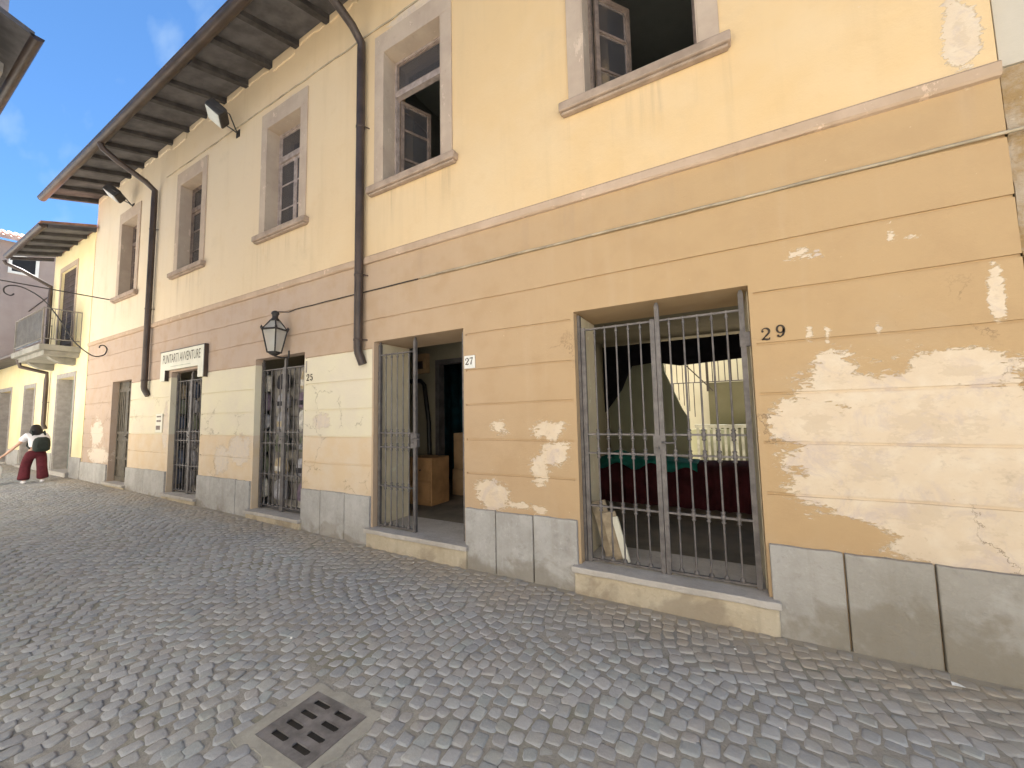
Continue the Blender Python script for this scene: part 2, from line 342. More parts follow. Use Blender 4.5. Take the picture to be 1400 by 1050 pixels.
# ------------------------------------------------------------------ the main building
YF = 3.70; T = .67
main = thing('townhouse', 'long ochre and yellow townhouse with peeling plaster, iron gates and five tall windows', 'building', (-7, YF+3, 0))
DOORS = [(-13.78, -12.56, 2.745), (-10.42, -9.05, 2.76), (-7.15, -5.76, 2.75), (-4.21, -2.70, 2.74), (-1.32, .20, 2.73)]
WINS = [(-13.74, -12.72), (-10.38, -9.36), (-6.99, -5.98), (-4.05, -3.00), (-1.12, -.05)]
WZ0, WZ1 = 4.94, 6.95
XL, XR = -15.75, 1.70
OP = [(a, b, -.2, z) for a, b, z in DOORS]+[(a, b, WZ0, WZ1) for a, b in WINS]
GR = [3.472, 3.05, 2.651, 2.229, 1.83, 1.434, 1.049]; GH = .011
def wobz(x, z):
    for i, gg in enumerate(GR):
        if abs(z-gg) < .03: return z+.012*(mnoise.noise((x*.9, i*7.3, 0)))+.004*mnoise.noise((x*6, i*3.1, 5))
    return z
zs = sorted(set([-.15, 8.3]+[o[2] for o in OP if o[2] > 0]+[o[3] for o in OP]+[q for gg in GR for q in (gg-GH, gg+GH)]))
wall = MB()
def strip(xa, xb, za, zb, dep):
    nseg = max(1, int((xb-xa)/.28))
    if dep:
        for x in (xa, xb): wall.quad((x, YF, wobz(x, za)), (x, YF+dep, wobz(x, za)), (x, YF+dep, wobz(x, zb)), (x, YF, wobz(x, zb)))
    for i in range(nseg):
        p, q = xa+(xb-xa)*i/nseg, xa+(xb-xa)*(i+1)/nseg
        wall.quad((p, YF+dep, wobz(p, za)), (q, YF+dep, wobz(q, za)), (q, YF+dep, wobz(q, zb)), (p, YF+dep, wobz(p, zb)))
        if dep:
            for z in (za, zb): wall.quad((p, YF, wobz(p, z)), (q, YF, wobz(q, z)), (q, YF+dep, wobz(q, z)), (p, YF+dep, wobz(p, z)))
for za, zb in zip(zs, zs[1:]):
    zm = (za+zb)/2; cuts = sorted((o[0], o[1]) for o in OP if o[2] < zm < o[3]); solid = []; a = XL
    for c0, c1 in cuts: solid.append((a, c0)); a = c1
    solid.append((a, XR)); gro = any(abs(zm-gg) < GH for gg in GR)
    for xa, xb in solid:
        if not gro: strip(xa, xb, za, zb, 0)
        else:
            ea = .035 if xa > XL else 0; eb = .035 if xb < XR else 0
            if ea: strip(xa, xa+ea, za, zb, 0)
            if eb: strip(xb-eb, xb, za, zb, 0)
            strip(xa+ea, xb-eb, za, zb, .016)
for (a, b, z0, z1) in OP:
    t = (.17 if b < -5 and a > -11 else T) if z0 < 0 else .42
    wall.quad((a, YF, z0), (a, YF+t, z0), (a, YF+t, z1), (a, YF, z1)); wall.quad((b, YF, z0), (b, YF+t, z0), (b, YF+t, z1), (b, YF, z1))
    wall.quad((a, YF, z1), (b, YF, z1), (b, YF+t, z1), (a, YF+t, z1)); wall.quad((a, YF, z0), (b, YF, z0), (b, YF+t, z0), (a, YF+t, z0))
for (a, b, z1) in DOORS[3:]:
    rv = MB(); y0_ = YF+.15
    rv.box(a+.0005, a+.008, y0_, YF+T, .25, z1-.009); rv.build('inner_reveal', m_cream, main); rv = MB(); rv.box(b-.008, b-.0005, y0_, YF+T, .25, z1-.009); rv.build('inner_reveal', m_cream, main)
# gable ends and the rear wall, with a wide opening to the courtyard behind gate 29
YB = 8.4
wall.quad((XR, YF, -.2), (XR, YB, -.2), (XR, YB, 8.3), (XR, YF, 8.3)); wall.quad((XL, YF, -.2), (XL, YB, -.2), (XL, YB, 8.3), (XL, YF, 8.3))
CX0, CX1, CZ1 = -3.2, 1.55, 2.85
wall.quad((XL, YB, -.2), (CX0, YB, -.2), (CX0, YB, 8.3), (XL, YB, 8.3)); wall.quad((CX0, YB, CZ1), (CX1, YB, CZ1), (CX1, YB, 8.3), (CX0, YB, 8.3))
wall.quad((CX1, YB, -.2), (XR, YB, -.2), (XR, YB, 8.3), (CX1, YB, 8.3))
wall.build('wall', m_fac, main, fix=False)
# belt course with a chipped lower lip
bc = MB(); nb = 120; pr = [(.0, 3.985), (-.028, 3.972), (-.042, 3.955), (-.042, 3.885), (-.030, 3.868), (.0, 3.866)]
for i in range(nb):
    p, q = XL+(XR-XL)*i/nb, XL+(XR-XL)*(i+1)/nb
    def P(x, k):
        y, z = pr[k]; e = mnoise.noise((x*2.1, k*.9, 2))*.006+mnoise.noise((x*9, k*1.7, 1))*.003
        return (x, YF+y+(e if k in (1, 2, 3, 4) else 0), z+e*.8)
    for k in range(5): bc.quad(P(p, k), P(q, k), P(q, k+1), P(p, k+1))
bc.build('belt_course', m_belt, main, fix=False)
# plinth slabs
SL = {(-15.75, -13.80): [-14.7], (-12.54, -10.44): [-11.5], (-9.03, -7.17): [-7.61], (-5.74, -4.235): [-5.27, -4.74], (-2.68, -1.34): [-2.27, -1.82], (.215, 2.6): [.67, 1.14, 1.72]}
for (a, b), cut in SL.items():
    e = [a]+cut+[b]
    for p, q in zip(e, e[1:]):
        if p >= 1.7: continue
        mb = MB(); yo = YF-.034-rnd.uniform(0, .006); zt = .655+rnd.uniform(-.008, .008)
        n = 6; top = [(p+.006+(q-p-.012)*i/n, zt+rnd.uniform(-.004, .004)) for i in range(n+1)]
        poly = [(p+.006, -.15), (q-.006, -.15)]+top[::-1]
        mb.prism(poly, lambda x, z: (x, yo, z), lambda x, z: (x, YF+.02, z)); mb.build('plinth_slab', m_plinth, main, bevel=.008)
# door steps
for (a, b, z1), zt in zip(DOORS, (.235, .225, .20, .25, .25)):
    mb = MB(); n = 14; x0, x1 = a-.07, b+.07
    fr = [(x0+(x1-x0)*i/n, YF-.10+rnd.uniform(-.007, .007)) for i in range(n+1)]
    mb.prism([(x1, YF+.06), (x0, YF+.06)]+fr, lambda x, y: (x, y, zt-.055), lambda x, y: (x, y, zt)); st = mb.build('door_step', m_step, main, bevel=.008)
    mb = MB(); mb.box(a+.001, b-.001, YF+.061, YF+(.168 if -11 < a < -5 else T-.002), zt-.055, zt-.003); mb.build('threshold', m_step, main)
    mb = MB(); mb.box(a-.055, b+.055, YF-.062, YF+.05, -.15, zt-.0565); mb.build('step_base', m_stepbase, st, bevel=.01)
# roof, boards, rafters, gutter
sz = lambda y: 8.22+.33*(y-YF)                 # underside of the boards
def roof_part(x0, x1, y0, y1, zf, name, mat, par, th):
    mb = MB(); mb.prism([(y0, zf(y0)), (y1, zf(y1)), (y1, zf(y1)+th), (y0, zf(y0)+th)], lambda y, z: (x0, y, z), lambda y, z: (x1, y, z)); return mb.build(name, mat, par)
rf = roof_part(-15.98, 2.2, 2.66, 6.6, sz, 'roof', m_board, main, .03)
mb = MB(); zr = sz(6.6)
mb.prism([(6.6, zr), (9.2, zr-.9), (9.2, zr-.8), (6.6, zr+.12)], lambda y, z: (-15.98, y, z), lambda y, z: (2.2, y, z)); mb.build('rear_roof_slope', m_tile, rf)
mb = MB(); nt = 92
for i in range(nt):                            # rows of half-round tiles, seen at the eave
    xc = -15.9+i*.197
    for (rad, dz, off) in ((.078, .03, 0),):
        pts = [(xc+rad*math.cos(t), .062+rad*.75*math.sin(t)) for t in [math.pi*k/6 for k in range(7)]]
        ps = [(x, y, sz(y)+.0+z) for y in (2.67+rnd.uniform(-.012, .012), 6.6) for x, z in pts]
        mb.add(ps, [(k, k+1, k+8, k+7) for k in range(6)], True); mb.add([(x, 2.70, sz(2.70)+z) for x, z in pts], [tuple(range(7))])
mb.box(-15.95, 2.2, 2.67, 2.72, sz(2.67)+.035, sz(2.67)+.06)
mb.build('roof_tiles', m_tile, rf)
for i in range(23):
    x = -15.75+i*.80+rnd.uniform(-.04, .04); hw = rnd.uniform(.045, .058); dp = rnd.uniform(.10, .13); ye = 2.74+rnd.uniform(0, .05)
    mb = MB(); mb.prism([(ye, sz(ye)-dp*.75), (YF+.15, sz(YF+.15)-dp), (YF+.15, sz(YF+.15)-.002), (ye, sz(ye)-.002)], lambda y, z: (x-hw, y, z), lambda y, z: (x+hw, y, z))
    mb.build('rafter', m_wood, rf)
def gutter(x0, x1, yc, zt, r, par, name='gutter'):
    mb = MB(); n = 10; pts = [(yc+r*math.cos(math.pi+math.pi*k/n), zt+r*math.sin(math.pi+math.pi*k/n)) for k in range(n+1)]
    for y2 in (0, .006):
        pp = [(yc+(y-yc)*(1-y2/r), zt+(z-zt)*(1-y2/r)) for y, z in pts]
        mb.add([(x, y, z) for x in (x0, x1) for y, z in pp], [(k, k+1, n+2+k, n+1+k) for k in range(n)], True)
    mb.tube([(x0, yc-r, zt), (x1, yc-r, zt)], .009, 6)
    for x in (x0, x1): mb.add([(x, y, z) for y, z in pts], [tuple(range(n+1))])
    return mb.build(name, m_pipe, par, fix=False)
gutter(-15.98, 2.2, 2.68, 7.83, .085, rf)
pf = MB()                                       # lumpy plaster packed between the rafter feet
for i in range(22):
    x = -15.36+i*.80; a = x-.33; b = x+.33; n = 7
    oo = rnd.uniform(-.03, .1); bot = [(a+(b-a)*k/n, 8.03+oo+rnd.uniform(-.03, .03)) for k in range(n+1)]
    pf.prism(bot+[(b, sz(YF)-.004), (a, sz(YF)-.004)], lambda X_, z: (X_, YF-.02, z), lambda X_, z: (X_, YF+.05, z))
pf.build('eave_plaster', m_fac, main, bevel=.012)

# windows
def sash(mb, x0, x1, y, z0, z1, bars, st=.05, th=.035):
    mb.box(x0, x0+st, y, y+th, z0, z1); mb.box(x1-st, x1, y, y+th, z0, z1)
    mb.box(x0+st, x1-st, y+.001, y+th-.001, z0, z0+st*1.2); mb.box(x0+st, x1-st, y+.001, y+th-.001, z1-st, z1)
    for z in bars: mb.box(x0+st, x1-st, y+.006, y+th-.006, z-.012, z+.012)
for wi, (a, b) in enumerate(WINS):
    fr = MB(); p = .022+.0
    for (xa, xb, za, zb) in ((a-.17, a, WZ0, WZ1), (b, b+.17, WZ0, WZ1), (a-.17, b+.17, WZ1, 7.24)):
        fr.box(xa, xb, YF-p, YF+.002, za+.0005, zb)
    wn = fr.build('window', m_trim, main, bevel=.006)
    ln_ = MB()
    for (xa, xb, za, zb) in ((a+.0005, a+.012, WZ0+.014, WZ1-.013), (b-.012, b-.0005, WZ0+.014, WZ1-.013), (a+.0005, b-.0005, WZ1-.012, WZ1-.0005)): ln_.box(xa, xb, YF-.0215, YF+.199, za, zb)
    ln_.build('reveal_lining', m_trim, wn)
    s_ = MB(); s_.box(a-.26, b+.25, YF-.095, YF+.20, WZ0-.085, WZ0+.012)
    s_.box(a-.24, b+.23, YF-.07, YF-.001, WZ0-.115, WZ0-.086); s_.build('sill', m_sill, wn, bevel=.014)
    y = YF+.20; tz = 6.42
    f2 = MB(); mat = m_framew if wi == 2 else m_frame
    f2.box(a, a+.04, y, y+.07, WZ0+.013, WZ1); f2.box(b-.04, b, y, y+.07, WZ0+.013, WZ1); f2.box(a+.04, b-.04, y+.001, y+.069, WZ1-.04, WZ1)
    f2.box(a+.04, b-.04, y-.012, y+.068, tz-.045, tz+.045); f2.build('frame', m_framew if wi in (2, 3) else m_frame, wn)
    t2 = MB(); sash(t2, a+.042, b-.042, y+.014, tz+.047, WZ1-.042, [], .035); t2.build('transom_light', mat, wn)
    pg = MB(); pg.box(a+.08, b-.08, y+.028, y+.032, tz+.085, WZ1-.08)
    c = (a+b)/2; zb_ = [WZ0+.55, WZ0+1.0]
    if wi >= 3:                                  # casements swung open into the room
        hl = (b-a)/2-.05
        for (hx, sg) in ((a+.05, 1),):
            l = MB(); sash(l, 0, hl, 0, WZ0+.02, tz-.05, zb_); ang = R(52 if wi == 4 else 66)
            l.v = [(hx+sg*(x*math.cos(ang)-(yy)*math.sin(ang)*0)-0, y+.07+x*math.sin(ang), z) if yy < .01 else (hx+sg*(x*math.cos(ang)+yy*math.sin(ang)), y+.07+x*math.sin(ang)-yy*math.cos(ang), z) for x, yy, z in l.v]
            l.build('casement', m_frame, wn)
            q = MB(); q.quad(*[(hx+sg*(x*math.cos(ang)+.016*math.sin(ang)), y+.07+x*math.sin(ang), z) for x, z in ((.05, WZ0+.07), (hl-.05, WZ0+.07), (hl-.05, tz-.1), (.05, tz-.1))]); q.build('pane', m_glass, wn)
    else:
        for (x0, x1) in ((a+.042, c-.003), (c+.003, b-.042)):
            l = MB(); sash(l, x0, x1, y+.016, WZ0+.02, tz-.047, zb_, .045)
            l.build('casement', mat, wn)
            pg.box(x0+.045, x1-.045, y+.030, y+.034, WZ0+.075, tz-.09)
    pg.build('pane', m_glass, wn)
# rooms behind the openings
def room(x0, x1, y0, y1, z0, z1, hole, mat, name='room', back=True, fl=None):
    mb = MB(); mb.quad((x0, y0, z0), (x0, y1, z0), (x0, y1, z1), (x0, y0, z1)); mb.quad((x1, y0, z0), (x1, y1, z0), (x1, y1, z1), (x1, y0, z1))
    mb.quad((x0, y0, z1), (x1, y0, z1), (x1, y1, z1), (x0, y1, z1))
    if back: mb.quad((x0, y1, z0), (x1, y1, z0), (x1, y1, z1), (x0, y1, z1))
    a, b, c, e = hole
    mb.quad((x0, y0, z0), (a, y0, z0), (a, y0, z1), (x0, y0, z1)); mb.quad((b, y0, z0), (x1, y0, z0), (x1, y0, z1), (b, y0, z1))
    mb.quad((a, y0, e), (b, y0, e), (b, y0, z1), (a, y0, z1))
    if c > z0: mb.quad((a, y0, z0), (b, y0, z0), (b, y0, c), (a, y0, c))
    o = mb.build(name, mat, main, fix=False)
    f = MB(); f.quad((x0, y0, z0), (x1, y0, z0), (x1, y1, z0), (x0, y1, z0)); f.build('room_floor', fl or m_floor, o, fix=False)
    return o
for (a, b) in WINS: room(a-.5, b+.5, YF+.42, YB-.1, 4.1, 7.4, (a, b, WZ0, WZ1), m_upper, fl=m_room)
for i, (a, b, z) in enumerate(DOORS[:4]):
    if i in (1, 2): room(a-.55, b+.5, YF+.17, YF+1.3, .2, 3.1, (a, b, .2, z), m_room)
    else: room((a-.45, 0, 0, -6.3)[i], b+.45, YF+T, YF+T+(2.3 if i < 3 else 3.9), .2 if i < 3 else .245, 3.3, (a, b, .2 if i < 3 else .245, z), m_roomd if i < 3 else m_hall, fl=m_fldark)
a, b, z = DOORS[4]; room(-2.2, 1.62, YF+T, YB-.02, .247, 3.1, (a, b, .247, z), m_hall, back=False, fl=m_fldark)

# gates
RZ = (2.555, 1.49, 1.305, .79, .275)
def gate_leaf(x0, x1, y, bars, tall=(False, False), T_=None, zb=.26, lock=None):
    tf = T_ or (lambda p: p)
    mb = MB(); s = .02
    for x, t in ((x0, tall[0]), (x1, tall[1])):
        mb.box(x-s, x+s, y-s, y+s, zb-.03, 2.70 if t else 2.575)
        if t: mb.prism([(x-s, 2.70), (x+s, 2.70), (x, 2.765)], lambda X_, z_: (X_, y-s*.5, z_), lambda X_, z_: (X_, y+s*.5, z_))
    for z in RZ:
        mb.box(x0+s, x1-s, y-.014, y+.014, z-.008, z+.008)
    mb.v = [tf(p) for p in mb.v]; lf = mb.build('gate_leaf', m_iron, main)
    for x in bars:
        b = MB(); b.tube([(x, y, RZ[4]), (x, y, 2.57)], .0085, 8)
        for z in RZ[1:4]:
            b.lathe((x, y, z), [(.009, -.052), (.019, -.046), (.019, -.036), (.011, -.028), (.021, -.012), (.021, .012), (.011, .028), (.019, .036), (.019, .046), (.009, .052)], 8)
        b.lathe((x, y, RZ[4]), [(.009, -.0), (.024, .006), (.02, .03), (.009, .045)], 8); b.lathe((x, y, 2.50), [(.009, 0), (.017, .012), (.009, .03)], 8)
        b.v = [tf(p) for p in b.v]; b.build('bar', m_iron, lf)
    if lock:
        b = MB(); b.box(lock-.06, lock+.045, y-.026, y+.03, 1.31, 1.485); b.tube([(lock+.02, y-.03, 1.42), (lock+.02, y-.07, 1.42), (lock+.13, y-.07, 1.42)], .009, 6)
        b.lathe((lock-.02, y-.03, 1.36), [(.012, 0), (.012, .02)], 8)
        b.v = [tf(p) for p in b.v]; b.build('lock_box', m_iron, lf)
    return lf
def hinge_post(x, y):
    mb = MB(); mb.box(x-.022, x+.022, y-.022, y+.022, .22, 2.72); mb.tube([(x, y-.01, 2.3), (x-.06*(1 if x < -.9 else -1), y-.01, 2.3)], .012, 6); mb.build('hinge_post', m_iron, main)
y29 = YF+.12
gate_leaf(-1.265, -.585, y29, (-1.146, -1.043, -.929, -.812, -.698), (0, 0), zb=.28)
gate_leaf(-.54, .146, y29, (-.437, -.316, -.199, -.085, .03), (1, 1), zb=.28, lock=-.56)
mb = MB(); mb.box(-1.318, -1.29, y29-.03, y29+.02, .25, 2.71); mb.build('hinge_post', m_iron, main); mb = MB(); mb.box(.12, .198, y29-.025, y29+.025, 2.24, 2.36); mb.build('gate_hinge', m_iron, main)
y27 = YF+.08
gate_leaf(-4.17, -3.53, y27, (-4.06, -3.955, -3.85, -3.745, -3.64), (1, 1), lock=-3.53, zb=.28)
mb = MB(); mb.box(-4.207, -4.18, y27-.01, y27+.03, 2.22, 2.33); mb.build('gate_hinge', m_iron, main)
hx = -2.745
gate_leaf(0, .62, 0, (.11, .21, .31, .41, .51), (1, 0), T_=lambda p: (hx-.012*p[0]+p[1], y27+p[0]*1.0, p[2]), zb=.28)
for (x0, x1, bars, lk) in ((-7.10, -5.80, 9, -6.47), (-10.37, -9.09, 9, -9.74)):
    xm = (x0+x1)/2; y = YF+.11
    gate_leaf(x0, xm-.022, y, [x0+(xm-x0)*k/5 for k in range(1, 5)], (1, 0), lock=xm-.03, zb=.24)
    gate_leaf(xm+.022, x1, y, [xm+(x1-xm)*k/5 for k in range(1, 5)], (1, 0), zb=.24)
# first door: grey boarded double door with glazing bars
a, b, z = DOORS[0]; y = YF+.12; m_door = simple('grey_brown_door', (.105, .088, .064), .6, var=.3, scale=9)
for (x0, x1) in ((a+.01, (a+b)/2-.004), ((a+b)/2+.004, b-.01)):
    mb = MB(); mb.box(x0, x1, y+.02, y+.05, .24, z-.003)
    mb.box(x0, x0+.06, y, y+.02, .24, z-.01); mb.box(x1-.06, x1, y, y+.02, .24, z-.01)
    for (za, zb) in ((.24, .36), (.78, .84), (1.24, 1.30), (1.42, 1.48), (2.48, 2.56)): mb.box(x0+.06, x1-.06, y+.001, y+.02, za, zb)
    for k in range(1, 4): mb.box(x0+.06+(x1-x0-.12)*k/4-.008, x0+.06+(x1-x0-.12)*k/4+.008, y+.006, y+.02, 1.48, 2.48)
    dl = mb.build('door_leaf', m_door, main, bevel=.004)
mb = MB(); mb.tube([((a+b)/2+.05, y, 1.36), ((a+b)/2+.05, y-.05, 1.36), ((a+b)/2+.16, y-.05, 1.36)], .01, 6); mb.build('handle', m_iron2, dl)

# downpipes
def downpipe(path, r, par, brz, yw=YF):
    mb = MB(); mb.tube(path, r, 12); o = mb.build('downpipe', m_pipe, par, fix=False)
    for p, zz in brz:
        b = MB(); b.lathe((p[0], p[1], zz), [(r+.001, -.018), (r+.006, -.014), (r+.006, .014), (r+.001, .018)], 12); b.tube([(p[0]+r, p[1], zz), (p[0]+r+.03, yw, zz)], .008, 6); b.build('bracket', m_pipe, o)
x = -4.43; yy = YF-.085
downpipe([(x-.02, 2.68, 7.76), (x-.02, 2.72, 7.66), (x, 2.95, 7.52), (x, 3.45, 7.35), (x, yy, 7.22), (x, yy, 7.0), (x, yy, 2.66), (x+.0, yy+.01, 2.60), (x+.035, yy+.055, 2.44)], .060, main, [((x, yy), 5.9), ((x, yy), 3.7), ((x, yy), 2.78)])
x = -11.55
downpipe([(x-.02, 2.68, 7.76), (x-.02, 2.72, 7.66), (x, 2.95, 7.50), (x, 3.45, 7.28), (x, yy, 7.15), (x, yy, 6.9), (x, yy, 2.50), (x+.0, yy+.01, 2.44), (x+.06, yy+.06, 2.30)], .060, main, [((x, yy), 6.2), ((x, yy), 4.3), ((x, yy), 2.65)])

# ------------------------------------------------------------------ the pale yellow house on the left
lh = thing('yellow_house', 'pale yellow house with a balcony adjoining the far end of the ochre townhouse', 'building', (-20, YF+3, .2))
LX0, LX1 = -19.62, -15.76; ZE = 7.34
ldoors = [(-18.35, -16.75, 3.10), (-22.2, -20.9, 2.98), (-26.0, -24.2, 3.02)]; uw = (-18.75, -17.25, 3.95, 6.6)
mb = MB()
def cut_wall(mb, xa, xb, za, zb, ops, y, t):
    zz = sorted(set([za, zb]+[q for o in ops for q in o[2:] if za < q < zb]))
    for p, q in zip(zz, zz[1:]):
        m_ = (p+q)/2; a_ = xa
        for o in sorted(ops):
            if o[2] < m_ < o[3] and xa <= o[0] and o[1] <= xb: mb.quad((a_, y, p), (o[0], y, p), (o[0], y, q), (a_, y, q)); a_ = o[1]
        mb.quad((a_, y, p), (xb, y, p), (xb, y, q), (a_, y, q))
    for (a_, b_, p, q) in ops:
        if xa <= a_ and b_ <= xb:
            mb.quad((a_, y, p), (a_, y+t, p), (a_, y+t, q), (a_, y, q)); mb.quad((b_, y, p), (b_, y+t, p), (b_, y+t, q), (b_, y, q)); mb.quad((a_, y, q), (b_, y, q), (b_, y+t, q), (a_, y+t, q))
yL = YF-.012
cut_wall(mb, LX0, LX1, -.1, ZE, [(ldoors[0][0], ldoors[0][1], -.1, ldoors[0][2]), uw], yL, .4)
cut_wall(mb, -30, LX0, -.1, 4.0, [(a, b, -.1, z) for a, b, z in ldoors[1:]], yL, .4)
mb.quad((LX0, yL, 4), (LX0, yL+5, 4), (LX0, yL+5, ZE), (LX0, yL, ZE)); mb.quad((LX1, yL, -.1), (LX1, yL+.012, -.1), (LX1, yL+.012, ZE), (LX1, yL, ZE)); mb.quad((-30, yL, -.1), (-30, yL+5, -.1), (-30, yL+5, 4), (-30, yL, 4))
mb.build('wall', m_yel, lh, fix=False)
m_ldoor = simple('grey_green_door', (.20, .22, .19), .5, var=.2); m_jamb = simple('grey_stone_jamb', (.34, .31, .28), .8, var=.15)
for i, (a, b, z) in enumerate(ldoors):
    mb = MB(); yy = yL+.30
    mb.box(a, b, yy, yy+.05, .2, z)
    dr = mb.build('door', m_frame if i else m_ldoor, lh)
    q = MB(); q.box(a+.25, a+.7, yy-.02, yy-.001, .35, z-.2); q.box(a+.9, b-.15, yy-.02, yy-.001, .35, z-.2); q.build('door_panel', m_frame, dr)
    j = MB(); j.box(a-.11, a-.001, yL-.02, yL+.001, .25, z); j.box(b+.001, b+.11, yL-.02, yL+.001, .25, z); j.box(a-.11, b+.11, yL-.02, yL+.001, z+.001, z+.14); j.box(a+.002, a+.03, yL, yy, .2, z-.002); j.build('door_surround', m_jamb, lh)
    s_ = MB(); s_.box(a-.1, b+.1, yL-.1, yL+.3, -.05, .30); s_.build('door_step', m_step, lh, bevel=.01)
for p_ in ((-16.62, LX1, .75), (LX0-1.1, -18.5, .8), (-24.0, -22.4, .8)):
    pl = MB(); pl.box(p_[0], p_[1], yL-.03, yL-.001, -.1, p_[2]); pl.build('plinth', m_plinth, lh, bevel=.008)
m_brd = simple('dark_brown_door', (.075, .05, .038), .7, var=.25)
mb = MB(); mb.box(uw[0], uw[1], yL+.06, yL+.11, uw[2], uw[3]); fd = mb.build('balcony_door', m_brd, lh)
q = MB()
for k in range(14): q.obox(((uw[0]+uw[1])/2, yL+.055, uw[2]+.25+k*.17), (.33*2, 0, 0), (0, .012, .03), (0, -.004, .010))
q.build('shutter_slats', m_brd, fd)
q = MB(); q.box(uw[0]-.12, uw[0], yL-.02, yL, uw[2], uw[3]); q.box(uw[1], uw[1]+.12, yL-.02, yL, uw[2], uw[3]); q.box(uw[0]-.12, uw[1]+.12, yL-.02, yL, uw[3]+.001, uw[3]+.15); q.build('door_surround', m_trim, lh)
# balcony
bx0, bx1, by0, bz = -19.5, -16.4, 2.90, 3.92
mb = MB(); mb.box(bx0, bx1, by0, yL+.05, bz-.16, bz); mb.box(bx0+.10, bx1-.08, by0+.10, yL-.001, bz-.30, bz-.161); m_bal = simple('grey_balcony_stone', (.25, .235, .20), .85, var=.2, scale=3); bl = mb.build('balcony', m_bal, lh, bevel=.01)
for xx in (bx0+.5, bx1-.5):
    q = MB(); q.prism([(yL, 3.42), (yL, bz-.301), (by0+.25, bz-.301), (by0+.3, bz-.36), (by0+.5, 3.45)], lambda y, z: (xx-.13, y, z), lambda y, z: (xx+.13, y, z)); q.build('bracket', m_bal, bl, bevel=.01)
rl = MB(); m_rail = simple('brown_grey_railing', (.20, .175, .145), .5, .1, var=.15)
pts = [(bx1-.05, yL), (bx1-.05, by0+.05), (bx0+.05, by0+.05), (bx0+.05, yL)]
for z in (4.08, 4.94): rl.tube([(x, y, z) for x, y in pts], .016, 6)
for (x, y) in pts: rl.tube([(x, y, bz), (x, y, 4.96)], .016, 6)
for k in range(1, 7): rl.tube([(bx1-.05, by0+.05+(yL-by0-.05)*k/7, 4.08), (bx1-.05, by0+.05+(yL-by0-.05)*k/7, 4.94)], .007, 5)
for k in range(1, 26): rl.tube([(bx0+.05+(bx1-bx0-.1)*k/26, by0+.05, 4.08), (bx0+.05+(bx1-bx0-.1)*k/26, by0+.05, 4.94)], .007, 5)
rl.build('railing', m_rail, bl)
q = MB(); q.box(bx0+.10, bx1-.10, by0+.068, by0+.078, 4.02, 4.90); q.build('privacy_screen', simple('blue_grey_screen', (.115, .125, .145), .7, var=.3, scale=3), bl)
# roof of the yellow house (tucked under the end of the bigger roof)
sl2 = lambda y: 7.30+.30*(y-YF)
r2 = roof_part(-19.45, -15.55, 2.66, 3.66, sl2, 'roof', m_board, lh, .03)
q = MB(); q.prism([(2.62, sl2(2.62)+.035), (3.66, sl2(3.66)+.035), (3.66, sl2(3.66)+.12), (2.62, sl2(2.62)+.10)], lambda y, z: (-19.45, y, z), lambda y, z: (-15.60, y, z)); q.build('roof_tiles', m_tile, r2)
q = MB(); q.prism([(3.68, sl2(3.66)), (8, sl2(8)), (8, sl2(8)+.12), (3.68, sl2(3.66)+.12)], lambda y, z: (-19.45, y, z), lambda y, z: (-15.99, y, z)); q.build('rear_roof_slope', m_tile, r2)
for k in range(6):
    x = -19.6+k*.8; q = MB(); q.prism([(2.75, sl2(2.75)-.09), (3.65, sl2(3.65)-.11), (3.65, sl2(3.65)-.002), (2.75, sl2(2.75)-.002)], lambda y, z: (x-.05, y, z), lambda y, z: (x+.05, y, z)); q.build('rafter', m_wood, r2)
gutter(-19.45, -15.55, 2.66, 6.97, .08, r2)
x = -19.48; yy = yL-.085
downpipe([(-19.75, 2.66, 6.90), (-19.74, 2.70, 6.80), (-19.65, 3.0, 6.66), (x, yy, 6.25), (x, yy, 6.0), (x, yy, 3.95)], .055, lh, [((x, yy), 5.2)], yL)
downpipe([(-19.2, 3.0, 3.72), (-19.2, 3.05, 3.5), (-19.2, yy, 3.35), (-19.2, yy, 3.1), (-19.2, yy, 1.7), (-19.14, yy+.04, 1.55)], .055, lh, [((-19.2, yy), 2.4)], yL)
q = MB(); q.prism([(3.02, 3.86), (8, 5.2), (8, 5.3), (3.02, 3.98)], lambda y, z: (-30, y, z), lambda y, z: (LX0-.02, y, z)); r3 = q.build('low_roof', m_board, lh)
gutter(-30, -19.65, 3.0, 3.93, .07, r3)
# ------------------------------------------------------------------ far building at the bend of the street
fa, fb = Vector((-27.2, 1.4, 0)), Vector((-26.6, 8.0, 0)); ft = (fb-fa).normalized(); fn = Vector((ft.y, -ft.x, 0))
fw = thing('far_house', 'dull mauve grey house with a tiled roof closing the end of the street', 'building', (-28, 4, .2))
def FP(s, z, o=0): q = fa+ft*s+fn*o; return (q.x, q.y, z)
m_far = plaster_mat('mauve_plaster', (.30, .235, .215), (.35, .29, .26), .8)
q = MB(); q.prism([(0, 0), (7, 0), (7, 9.7), (0, 9.7)], lambda s, z: FP(s, z), lambda s, z: FP(s, z, -4)); q.build('wall', m_far, fw)
q = MB(); q.prism([(.45, 9.65), (-4, 11.2), (-4, 11.3), (.45, 9.8)], lambda o, z: FP(-.3, z, o), lambda o, z: FP(7.2, z, o))
for k in range(36): q.tube([FP(-.2+k*.205, 9.82, .47), FP(-.2+k*.205, 11.3, -3.9)], .07, 6)
q.build('roof', simple('pale_pink_tile', (.48, .33, .28), .85, var=.25), fw)
q = MB()
